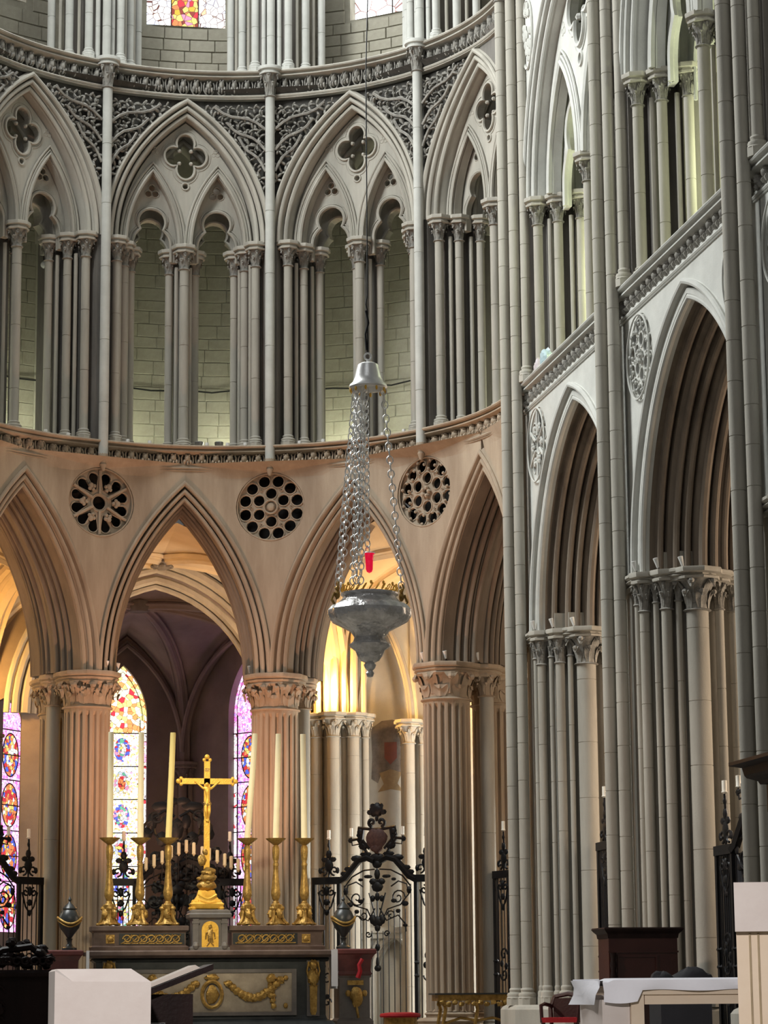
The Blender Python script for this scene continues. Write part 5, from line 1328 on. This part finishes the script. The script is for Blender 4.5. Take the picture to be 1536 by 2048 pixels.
part('cross_shaft', 'gilt_bright', f, cru, smooth=False)
def f(b):
    b.box(-.44, .44, -.022, .022, 2.18, 2.28)
part('cross_arm', 'gilt_bright', f, cru, smooth=False)
def f(b):
    for (cx_, cz_, dx, dz) in ((-.47, 2.23, -1, 0), (.47, 2.23, 1, 0), (0, 2.62, 0, 1)):
        b.blob((cx_ + dx*.03, 0, cz_ + dz*.04), (.045, .03, .045), 8, 5)
        for q in (-1, 1): b.blob((cx_ + dz*q*.05 - dx*.015, 0, cz_ + dx*q*.05*1 - dz*.015), (.034, .025, .034), 7, 5)
part('cross_finial', 'gilt_bright', f, cru)
def skin_figure(name, joints, edges, m, parent, mtx, root=0, sub=2):
    me = bpy.data.meshes.new(name); me.from_pydata([j[0] for j in joints], edges, []); me.materials.append(M[m])
    o = bpy.data.objects.new(name, me); COL.objects.link(o); o.parent = parent; o.matrix_local = mtx
    sk = o.modifiers.new('skin', 'SKIN'); sk.use_smooth_shade = True
    if not me.skin_vertices: me.attributes
    for i, j in enumerate(joints):
        v = me.skin_vertices[0].data[i]; r = j[1]; v.radius = (r, r) if not isinstance(r, tuple) else r; v.use_root = (i == root)
    o.modifiers.new('sub', 'SUBSURF').levels = sub; o.modifiers['sub'].render_levels = sub
    return o
J = [((0, -.07, 1.86), (.052, .04)), ((.01, -.075, 1.95), (.042, .036)), ((0, -.07, 2.04), (.062, .042)), ((0, -.065, 2.10), (.05, .035)), ((0, -.07, 2.135), .020), ((-.01, -.085, 2.175), .034), ((-.012, -.09, 2.205), .026),
     ((-.07, -.06, 2.10), .024), ((-.13, -.05, 2.155), .018), ((-.20, -.035, 2.215), .014), ((-.225, -.03, 2.235), .012),
     ((.07, -.06, 2.10), .024), ((.13, -.05, 2.155), .018), ((.20, -.035, 2.215), .014), ((.225, -.03, 2.235), .012),
     ((-.028, -.075, 1.80), .036), ((-.03, -.11, 1.69), .028), ((-.016, -.075, 1.57), .020), ((-.012, -.09, 1.52), .014),
     ((.028, -.075, 1.80), .036), ((.03, -.11, 1.70), .028), ((.012, -.08, 1.57), .020), ((.008, -.095, 1.515), .014)]
EG = [(0,1),(1,2),(2,3),(3,4),(4,5),(5,6),(3,7),(7,8),(8,9),(9,10),(3,11),(11,12),(12,13),(13,14),(0,15),(15,16),(16,17),(17,18),(0,19),(19,20),(20,21),(21,22)]
skin_figure('corpus', J, EG, 'gilt_bright', cru, Matrix.Identity(4))
part('loincloth', 'gilt', lambda b: lumpy(b, (0, -.075, 1.83), (.068, .045, .06), 12, 12, 8, .12), cru)
part('title_board', 'gilt', lambda b: b.box(-.04, .04, -.03, -.02, 2.40, 2.46), cru, smooth=False)
# flanking pedestals with urns
for s, px0, nm, lab in ((-1, -2.55, 'left', 'left'), (1, 2.26, 'right', 'right')):
    pd = tag(empty('side_pedestal', T_((px0 + s*.13, 0, 0))), 'red marble side pedestal %s of the high altar, under an urn' % nm, 'pedestal', 'side pedestals of the altar')
    part('pedestal_body', 'marble_grey', lambda b: prism_profile(b, [(-.30, -.28), (.30, -.28), (.30, .32), (-.30, .32)], [(.02, ZFL-.04), (.02, 1.25), (-.03, 1.30), (-.03, 1.98), (0, 2.02)]), pd, smooth=False)
    part('pedestal_cornice', 'marble_red', lambda b: prism_profile(b, [(-.28, -.28), (.28, -.28), (.28, .32), (-.28, .32)], [(.0, 2.02), (.02, 2.05), (.0, 2.10), (.01, 2.30), (.06, 2.38), (.09, 2.40), (.09, 2.46), (.06, 2.48)]), pd, smooth=False)
    def f(b):
        b.box(-.14, .14, -.34, -.30, 1.86, 1.94); lumpy(b, (.02, -.33, 1.66), (.12, .05, .16), 31, 10, 8, .18); b.tube([(.0, -.33, 1.6), (.03, -.33, 1.42), (.05, -.33, 1.30)], .025, 5); b.blob((-.13, -.33, 1.72), (.05, .03, .06)); b.blob((.16, -.33, 1.72), (.05, .03, .06))
    part('gilt_trophy', 'gilt', f, pd)
    ur = tag(empty('urn', T_((px0 - .02*s, 0, 2.48))), 'dark stone urn with a gilded band on the %s side of the altar' % nm, 'urn', 'urns beside the altar')
    part('urn_body', 'marble_dark', lambda b: b.lathe([(.13, 0), (.13, .04), (.07, .07), (.04, .12), (.045, .17), (.06, .19), (.04, .21), (.09, .28), (.165, .38), (.195, .47), (.19, .56), (.14, .66), (.10, .70)], n=20), ur)
    part('urn_lid', 'marble_dark', lambda b: b.lathe([(.12, .695), (.125, .71), (.09, .76), (.04, .80), (.02, .83), (.035, .86), (.02, .89), (0, .92)], n=16), ur)
    def f(b):
        b.tube([(.205*cos(a), .205*sin(a), .50 - .055*cos(2*(a + pi/2))*1.0) for a in [2*pi*i/28 for i in range(28)]], .022, 6, True)
        b.tube([(.20*cos(a), .20*sin(a), .45 - .055*cos(2*(a + pi/2))) for a in [2*pi*i/28 for i in range(28)]], .014, 5, True)
    part('gilt_band', 'gilt', f, ur)
tag(part('red_ribbon', 'marble_red', lambda b: None, None), 'x', 'x') if False else None
M['red_cloth'] = mat('red_velvet', (.42, .012, .02), rough=.7, c2=(.28, .008, .012), scale=6)
b = MB(); b.tube([(2.50, -.39, 2.30), (2.44, -.41, 2.20), (2.46, -.41, 2.10), (2.42, -.40, 1.98)], .035, 6, taper=1.4); tag(link('ribbon', b, 'red_cloth'), 'bright red ribbon hanging on the red marble pedestal right of the altar', 'ribbon')

# ---------------------------------------------------------------- hanging silver lamp
M['silver'] = mat('chased_silver', (.92, .91, .90), rough=.26, metal=.6, c2=(.50, .49, .48), scale=9, bump=1.0, bscale=17)
M['silver_bright'] = mat('polished_silver', (.90, .90, .88), rough=.38, metal=.45, var=.08, bump=.1)
M['red_glass'] = mat('red_glass', (.55, .005, .03), rough=.08, var=.1, bump=0, spec=.8, emit=(.6, .0, .03), estr=.8)
lamp = tag(empty('sanctuary_lamp', T_((0, -15, 0))), 'large silver sanctuary lamp hanging on chains before the apse', 'hanging lamp')
part('canopy', 'silver_bright', lambda b: b.lathe([(0, 9.24), (.09, 9.24), (.125, 9.22), (.145, 9.15), (.165, 9.06), (.19, 9.0), (.225, 8.97), (.235, 8.94), (.22, 8.92), (.19, 8.92), (.16, 8.99), (0, 9.02)], n=28), lamp)
part('ring', 'silver_bright', lambda b: (b.tube([(.042*cos(a), 0, 9.325 + .042*sin(a)) for a in [2*pi*i/16 for i in range(16)]], .012, 6, True), b.lathe([(.02, 9.24), (.015, 9.29)], n=8)), lamp)
for i in range(10):
    a = 2*pi*i/10; part('pendant', 'gilt_bright', lambda b: b.blob((.215*cos(a), .215*sin(a), 8.895), (.015, .015, .03), 6, 5), lamp)
bowl = [(.0, 5.40), (.035, 5.41), (.05, 5.45), (.03, 5.48), (.06, 5.51), (.075, 5.55), (.055, 5.575), (.11, 5.60), (.15, 5.66), (.175, 5.72), (.24, 5.765), (.25, 5.79), (.20, 5.83), (.185, 5.88), (.23, 5.95), (.34, 6.01), (.45, 6.07), (.50, 6.14), (.50, 6.20), (.45, 6.26), (.37, 6.30), (.33, 6.34), (.315, 6.37), (.345, 6.39), (.345, 6.41), (.30, 6.42), (.27, 6.38), (0, 6.30)]
def gad(a, z): return 1 + .018*cos(14*a)*(1 if 5.9 < z < 6.3 or 5.6 < z < 5.75 else 0)
part('bowl', 'silver', lambda b: b.lathe(bowl, n=112, rf=gad), lamp)
def f(b):
    for i in range(26):
        a = 2*pi*i/26; b.tube([((.32 + .02*cos(t))*cos(a + .07*sin(t)), (.32 + .02*cos(t))*sin(a + .07*sin(t)), 6.455 + .035*sin(t)) for t in [2*pi*j/8 for j in range(8)]], .008, 4, True)
        if i % 2: b.blob((.32*cos(a), .32*sin(a), 6.50), (.018, .018, .025), 5, 4)
part('gallery_crown', 'gilt_bright', f, lamp)
for i in (0, 2, 3):
    a = pi + i*pi/2 + .12
    def f(b):
        ca, sa = cos(a), sin(a)
        b.tube([(.42*ca, .42*sa, 6.24), (.47*ca, .47*sa, 6.32), (.44*ca, .44*sa, 6.40), (.38*ca, .38*sa, 6.36)], .018, 5)
        lumpy(b, (.40*ca, .40*sa, 6.38), (.035, .035, .055), i, 8, 6, .15); b.blob((.40*ca, .40*sa, 6.455), (.028, .028, .032), 8, 6)
        for q in (-1, 1): b.tube([(.40*ca, .40*sa, 6.42), (.41*ca - q*sa*.06, .41*sa + q*ca*.06, 6.48), (.40*ca - q*sa*.045, .40*sa + q*ca*.045, 6.53)], .012, 5)
    part('cherub_handle', 'gilt', f, lamp)
def link_mesh():
    b = MB(); L = .058
    b.tube([(0, 0, L), (.030, 0, .030), (.038, 0, 0), (.030, 0, -.030), (0, 0, -L), (-.030, 0, -.030), (-.038, 0, 0), (-.030, 0, .030)], .008, 5, True); return b
lk = cached(('chainlink',), link_mesh, 'chain_link', 'silver_bright')
for (x0, y0, x1, y1, z1) in ((-.17, -.04, -.40, -.05, 6.52), (-.10, -.10, -.22, -.34, 6.52), (-.10, .12, -.30, .28, 6.52), (-.06, -.06, -.16, -.30, 6.52), (-.14, .02, -.24, -.22, 6.52), (.19, .0, .40, .05, 6.52), (-.02, .02, -.02, 0, 6.93)):
    A_ = Vector((x0, y0, 8.90)); B_ = Vector((x1, y1, z1)); d = B_ - A_; n = int(d.length/.084); q = d.to_track_quat('-Z', 'Y').to_matrix().to_4x4()
    c = empty('chain', None, lamp)
    for i in range(n+1):
        p = A_ + d*(i/n); link('chain_link', lk, None, c, T_(p) @ q @ RZ(pi/2*(i % 2) + (.5 if x0 < 0 else 1.1)))
part('red_glass_lamp', 'red_glass', lambda b: b.lathe([(0, 6.655), (.03, 6.67), (.042, 6.70), (.046, 6.80), (.055, 6.88), (.068, 6.895), (.06, 6.90), (.045, 6.87), (0, 6.86)], n=8), lamp)
part('glass_holder', 'silver_bright', lambda b: b.tube([(.072*cos(a), .072*sin(a), 6.90) for a in [2*pi*i/16 for i in range(16)]], .006, 4, True), lamp)
b = MB(); b.tube([(0, 0, 9.36), (.0, 0, 9.9), (-.02, 0, 9.98), (0, 0, 10.1), (0, 0, 13.0), (.03, 0, 14.0), (0, 0, 27)], .008, 5); b.tube([(-.012, 0, 9.4), (-.03, 0, 9.6), (.01, 0, 9.75), (-.02, 0, 9.9)], .014, 5); link('suspension_wire', b, 'iron', lamp)

# ---------------------------------------------------------------- furniture of the choir
M['white_block'] = mat('white_sandstone', (.72, .66, .62), rough=.7, c2=(.66, .59, .55), scale=5, bump=.05)
M['beige_block'] = mat('beige_limestone', (.78, .66, .52), rough=.7, c2=(.72, .58, .43), scale=2, bump=.05)
M['wood_dark'] = mat('dark_oak', (.022, .012, .011), rough=.5, c2=(.008, .005, .005), scale=3, bump=.15, spec=.12, streak=True)
M['wood_red'] = mat('mahogany', (.05, .014, .012), rough=.35, c2=(.03, .008, .008), scale=3, bump=.1, spec=.5)
amb_ = tag(empty('ambo', T_((-4.295, -29.7, .78))), 'white stone ambo with chamfered top edges in the left foreground', 'ambo')
def f(b):
    w, d, h = .272, .30, 1.075; c = .075
    vs = [(-w, -d, 0), (w, -d, 0), (w, d, 0), (-w, d, 0), (-w, -d, h - .012), (w - .0, -d, h - c), (w, d, h - c), (-w, d, h - .012), (-w + .015, -d + .10, h), (w - c - .03, -d + .10, h), (w - c - .03, d - .05, h), (-w + .015, d - .05, h), (-w + .10, -d, h - c*.95), (w - c*.35, -d, h - c*1.3)]
    f_ = [(0, 3, 2, 1), (0, 1, 5, 12, 4), (1, 2, 6, 5), (2, 3, 7, 6), (3, 0, 4, 7), (4, 12, 5, 9, 8), (5, 6, 10, 9), (6, 7, 11, 10), (7, 4, 8, 11), (8, 9, 10, 11)]
    b.add([v for v in vs[:13]], f_)
part('block', 'white_block', f, amb_, smooth=False)
lec = tag(empty('lectern', T_((-3.80, -29.2, .78))), 'dark wooden lectern with a slanted book rest behind the white ambo', 'lectern')
part('lectern_body', 'wood_dark', lambda b: (b.box(-.24, .085, -.2, .2, 0, .93), b.box(-.26, .10, -.22, .22, 0, .06)), lec, smooth=False)
def f(b):
    b.add([(-.26, -.25, .895), (.20, -.25, 1.07), (.20, .25, 1.07), (-.26, .25, .895), (-.26, -.25, .93), (.20, -.25, 1.105), (.20, .25, 1.105), (-.26, .25, .93)], [(0,3,2,1),(4,5,6,7),(0,1,5,4),(1,2,6,5),(2,3,7,6),(3,0,4,7)])
part('book_rest', 'wood_dark', f, lec, smooth=False)
M['paper'] = mat('paper', (.62, .55, .48), rough=.8, var=.1, bump=0)
def f(b):
    b.add([(-.17, -.18, .968), (.13, -.18, 1.082), (.13, .2, 1.082), (-.17, .2, .968), (-.17, -.18, .99), (.10, -.18, 1.10), (.10, .2, 1.10), (-.17, .2, .99)], [(0,3,2,1),(4,5,6,7),(0,1,5,4),(1,2,6,5),(2,3,7,6),(3,0,4,7)])
bk = MB(); f(bk); tag(link('book', bk, 'paper', None, T_((-3.80, -29.2, .78)), smooth=False), 'open book lying on the slanted wooden lectern', 'book')
part('lock_plate', 'steel', lambda b: (b.box(-.19, -.08, -.212, -.198, .74, .765), b.box(-.165, -.13, -.212, -.198, .66, .74), b.box(-.105, -.085, -.212, -.198, .63, .76)), lec, smooth=False)
# modern altar under a white cloth, right foreground
mal = tag(empty('communion_altar', T_((.95, -23.7, .78))), 'pale stone altar table on block legs in the right foreground', 'altar')
part('altar_slab', 'beige_block', lambda b: b.box(-.55, 1.2, -.30, .50, .90, .965), mal, smooth=False)
part('front_beam', 'beige_block', lambda b: b.box(-.30, 1.2, -.28, -.12, .82, .90), mal, smooth=False)
for x0, x1, y0, y1 in ((-.42, -.31, -.29, -.16), (1.06, 1.18, -.29, -.16), (-.66, -.42, .1, .45)):
    part('leg', 'beige_block' if x1 != -.42 else 'white_block', lambda b: b.box(x0, x1, y0, y1, 0, .90), mal, smooth=False)
part('leg', 'white_block', lambda b: b.box(-.66, -.425, -.26, .10, 0, .86), mal, smooth=False)
M['white_cloth'] = mat('white_altar_cloth', (.90, .91, .97), rough=.9, var=.05, bump=.08)
def f(b):
    rows = []
    xs = [-.66 + 1.88*i/40 for i in range(41)]
    for x in xs:
        dr = .185 if x < -.36 else .10
        dr += .006*sin(x*9) + (.015*sin((x + .7)*9) if x < -.36 else 0)
        e = .02 if x < -.6 else 0
        rows.append([(x, .52, .98), (x, .0, 1.045 - e), (x, -.30, 1.045 - e), (x - .01, -.325, 1.03 - e), (x, -.33 - .008*sin(x*14), 1.03 - dr*.5), (x, -.325 - .012*sin(x*11), 1.045 - dr)])
    b.grid([list(r) for r in zip(*rows)])
    rows = [[(-.70 - .0*z, y, 1.04 - z) for y in (-.33, -.1, .2, .52)] for z in (0, .05)] ; b.grid(rows)
    rows = [[(-.72 - .03*sin(z*20 + y*6), y, 1.03 - z) for y in (-.33, -.1, .2, .52)] for z in (0, .06, .12, .20)] ; b.grid(rows)
cl = MB(); f(cl); tag(link('altar_cloth', cl, 'white_cloth', None, T_((.95, -23.7, .78 - .01))), 'white cloth draped over the pale stone altar, its corner hanging on the left', 'cloth')
bb = tag(empty('stone_pillar_block', T_((-.545, -30.0, .78)) @ RZ(radians(-20)) @ T_((.30, .40, 0))), 'tall beige stone block with an overhanging head at the right edge', 'stone block')
part('block_head', 'white_block', lambda b: b.box(-.30, .45, -.40, .40, 1.27, 1.56), bb, smooth=False)
part('block_body', 'beige_block', lambda b: b.box(-.295, -.02, -.36, .36, 0, 1.27), bb, smooth=False)
part('block_body', 'beige_block', lambda b: b.box(-.02, .40, -.30, .36, 0, 1.27), bb, smooth=False)
for x in (-.215, -.165): part('groove', 'wood_red' if False else 'paint_ochre', lambda b: b.box(x - .006, x + .006, -.366, -.355, 0, 1.26), bb, smooth=False)
# chest with cornice before the middle pier
che = tag(empty('organ_console', T_((4.86, -9.35, ZFL - .035))), 'dark mahogany cabinet with a moulded cornice before the middle compound pier', 'cabinet')
part('cabinet_body', 'wood_red', lambda b: b.box(-.50, .50, -.25, .30, .0, 1.58), che, smooth=False)
part('cornice', 'wood_dark', lambda b: prism_profile(b, [(-.50, -.25), (.50, -.25), (.50, .30), (-.50, .30)], [(.01, 1.56), (.02, 1.62), (.06, 1.66), (.08, 1.69), (.07, 1.71)]), che, smooth=False)
part('moulding', 'wood_red', lambda b: b.box(-.51, .51, -.27, -.24, 1.36, 1.385), che, smooth=False)
def f(b):
    for (x0, x1, z0, z1) in ((-.38, .20, 1.30, 1.33), (-.38, .20, .6, .63), (-.38, -.35, .63, 1.30), (.17, .20, .63, 1.30)): b.box(x0, x1, -.27, -.245, z0, z1)
part('door_frame', 'wood_red', f, che, smooth=False)
part('turned_post', 'wood_dark', lambda b: b.lathe([(.05, 0)] + [(.035 + .018*(i % 2), .15 + i*.08) for i in range(15)] + [(.05, 1.36)], -.45, -.29, 10), che)
hp_ = tag(part('covered_seat', 'dark_cloth', lambda b: (lumpy(b, (2.28, -20, 1.72), (.24, .22, .22), 4, 16, 10, .08), lumpy(b, (2.0, -20, 1.78), (.14, .14, .12), 8, 12, 8, .1), b.box(1.92, 2.44, -20.2, -19.8, .78, 1.75)), None), 'black draped seat rising behind the white altar cloth', 'seat')
# pulpit canopy at the right edge
pul = tag(empty('pulpit_canopy', T_((4.66, -17, 0))), 'black carved wooden canopy with a cornice at the right edge', 'canopy')
part('cornice', 'wood_dark', lambda b: prism_profile(b, [(-.40, -.5), (.60, -.5), (.60, .5), (-.40, .5)], [(-.02, 4.04), (.0, 4.08), (.10, 4.12), (.12, 4.15), (.14, 4.24), (.26, 4.27), (.26, 4.31)]), pul, smooth=False)
def f(b):
    b.box(-.33, .6, -.4, .4, 3.72, 4.05); b.blob((-.30, -.42, 3.72), (.07, .06, .08)); b.blob((-.30, -.42, 3.86), (.09, .06, .07))
part('frieze', 'wood_dark', f, pul, smooth=False)
part('column', 'wood_dark', lambda b: (b.lathe([(.10, .78), (.10, 1.0), (.07, 1.05), (.08, 3.4), (.12, 3.6), (.10, 3.72)], -.20, -.3, 12), b.box(-.1, .6, -.3, .4, .78, 3.8)), pul)
def f(b):
    rnd = random.Random(8)
    for i in range(34):
        z = rnd.uniform(0, 1); lumpy(b, (-.02 + rnd.uniform(-.16, .2) + .10*z, rnd.uniform(-.3, .2), 4.36 + .85*z), (.07, .07, .08), i, 7, 5, .2)
    b.box(-.02, .5, -.2, .3, 4.30, 5.15)
part('carved_crest', 'wood_dark', f, pul)
# carved stall end and bench at the left edge
st = tag(empty('choir_stall', T_((-4.10, -16, .78))), 'dark carved wooden choir stall end at the lower left edge', 'stall')
part('stall_body', 'wood_dark', lambda b: (b.box(-.6, .30, -.25, .3, 0, 1.12), b.box(.30, .36, -.28, .33, 0, 1.2)), st, smooth=False)
part('stall_rail', 'wood_dark', lambda b: prism_profile(b, [(-.7, -.27), (.36, -.27), (.36, .33), (-.7, .33)], [(0, 1.12), (.02, 1.14), (.03, 1.18), (.0, 1.21)]), st, smooth=False)
def f(b):
    rnd = random.Random(4)
    for i in range(40):
        x = rnd.uniform(-.5, .30); lumpy(b, (x, rnd.uniform(-.2, .1), 1.26 + rnd.uniform(0, .26)*(1 - .9*max(0, x))), (.06, .05, .045), i, 8, 6, .2)
        if i % 3 == 0: b.tube([(x + .06*cos(t)*(1 - t/12), -.22, 1.30 + .05*sin(t)*(1 - t/12)) for t in [j*.7 for j in range(10)]], .014, 5)
    b.tube([(-.6, -.1, 1.24), (-.2, -.1, 1.42), (.1, -.1, 1.46), (.30, -.1, 1.30)], .04, 6)
part('carved_scroll', 'wood_dark', f, st)
def f(b):
    for i in range(5):
        lumpy(b, (-.36 + .11*(i % 2), -.27, .30 + .16*i), (.08, .04, .07), i, 8, 6, .2); b.tube([(-.30 + .12*cos(t), -.27, .35 + .16*i + .06*sin(t)) for t in [j*.7 for j in range(8)]], .014, 5)
part('carved_panel', 'wood_dark', f, st)
# gilded console table, red topped stool, chairs
con = tag(empty('console_table', T_((5.10, 2.4, 0)) @ RZ(-.0)), 'carved gilded console table before the large fluted column', 'table')
zt = 1.71; z0 = ZFL - .035
part('table_top', 'marble_dark', lambda b: b.box(-.80, .80, -.30, .30, zt - .03, zt), con, smooth=False)
part('apron', 'gilt', lambda b: (b.box(-.74, .74, -.27, .27, zt - .14, zt - .03), [lumpy(b, (-.66 + .12*i, -.28, zt - .17 - .03*(i % 2)), (.06, .03, .045), i, 7, 5, .2) for i in range(12)]), con)
for x in (-.62, -.02, .62):
    for y in (-.24, .22):
        if x == -.02 and y > 0: continue
        part('leg', 'gilt', lambda b: (b.tube([(x, y, zt - .14), (x + .03, y, zt - .30), (x, y, zt - .45), (x - .03, y, zt - .62), (x, y, z0)], .035, 7), b.blob((x, y - .03, zt - .2), (.05, .03, .05))), con)
part('stretcher', 'gilt', lambda b: (b.tube([(-.62, -.24, zt - .55), (-.3, -.2, zt - .45), (0, -.24, zt - .50), (.3, -.2, zt - .45), (.62, -.24, zt - .55)], .025, 6)), con)
sto = tag(empty('round_stool', T_((3.55, 1.6, z0))), 'round stool with a red velvet top in front of the iron gate', 'stool')
part('seat', 'red_cloth', lambda b: b.lathe([(.0, .40), (.36, .40), (.375, .43), (.36, .47), (.2, .49), (0, .49)], n=24), sto)
part('gilt_skirt', 'gilt', lambda b: b.lathe([(.24, .22), (.30, .24), (.31, .40), (0, .40)], n=18), sto)
for i in range(3): part('leg', 'gilt', lambda b: b.tube([(.2*cos(i*2.09), .2*sin(i*2.09), .24), (.26*cos(i*2.09), .26*sin(i*2.09), .1), (.24*cos(i*2.09), .24*sin(i*2.09), 0)], .03, 6), sto)
def chair(x, y, rz, lab):
    c = tag(empty('armchair', T_((x, y, z0)) @ RZ(rz)), lab, 'chair', 'dark armchairs with red seats')
    part('seat', 'red_cloth', lambda b: b.box(-.26, .26, -.26, .24, .40, .47), c)
    def f(b):
        b.tube([(-.25, .25, .40), (-.26, .27, .60), (-.20, .29, .76), (0, .30, .80), (.20, .29, .76), (.26, .27, .60), (.25, .25, .40)], .035, 7)
        b.box(-.22, .22, .26, .29, .42, .74)
    part('backrest', 'wood_red', f, c)
    for s in (-1, 1):
        part('armrest', 'wood_red', lambda b: b.tube([(s*.26, .24, .64), (s*.28, .0, .66), (s*.28, -.20, .64), (s*.26, -.24, .40)], .028, 6), c)
        for q in (-.24, .23): part('leg', 'wood_red', lambda b: b.tube([(s*.24, q, .40), (s*.24, q, 0)], .03, 6), c)
chair(3.95, -8.6, -.5, 'dark wooden armchair with a red seat left of the white altar cloth')
chair(4.62, -7.7, -.2, 'second dark armchair with a red seat, behind the first and nearer the middle pier')

# rear faces of the arcade wall towards the ambulatory, and the deep moulded arch of the axial chapel
sp_back = cdt_plate(spandrel_outline(AA, 12.4, SH, ZAB + .02), [], 1.68, 1.76, .28, polmap).mesh('rear_spandrel', False); sp_back.materials.append(M['vault'])
for t in PIERS:
    if abs(t) < 90: link('rear_spandrel', sp_back, None, wall_apse, apse(t))
Ac = Arch(2.42, 2.98, 7.75)
for o_, d_, q_ in ((.10, .10, .07), (-.04, -.03, .10), (-.24, -.10, .08), (-.42, -.18, .12), (-.64, -.24, .09), (-.82, -.28, .07)):
    r_ = MB(); r_.tube([(u, 11.30 + d_, z) for u, z in Ac.loop(o_, 14)], q_, 7); link('chapel_arch_roll', r_, 'stone', wa_)
for s in (1,):
    for u, d in ((2.40, .05), (2.62, -.10), (2.85, -.22), (3.1, -.3)): colonnette(wa_, s*u, 11.25 + d, .10, .9, 7.78, .36, .16, .3, 'chapel', cap_m='chapel')
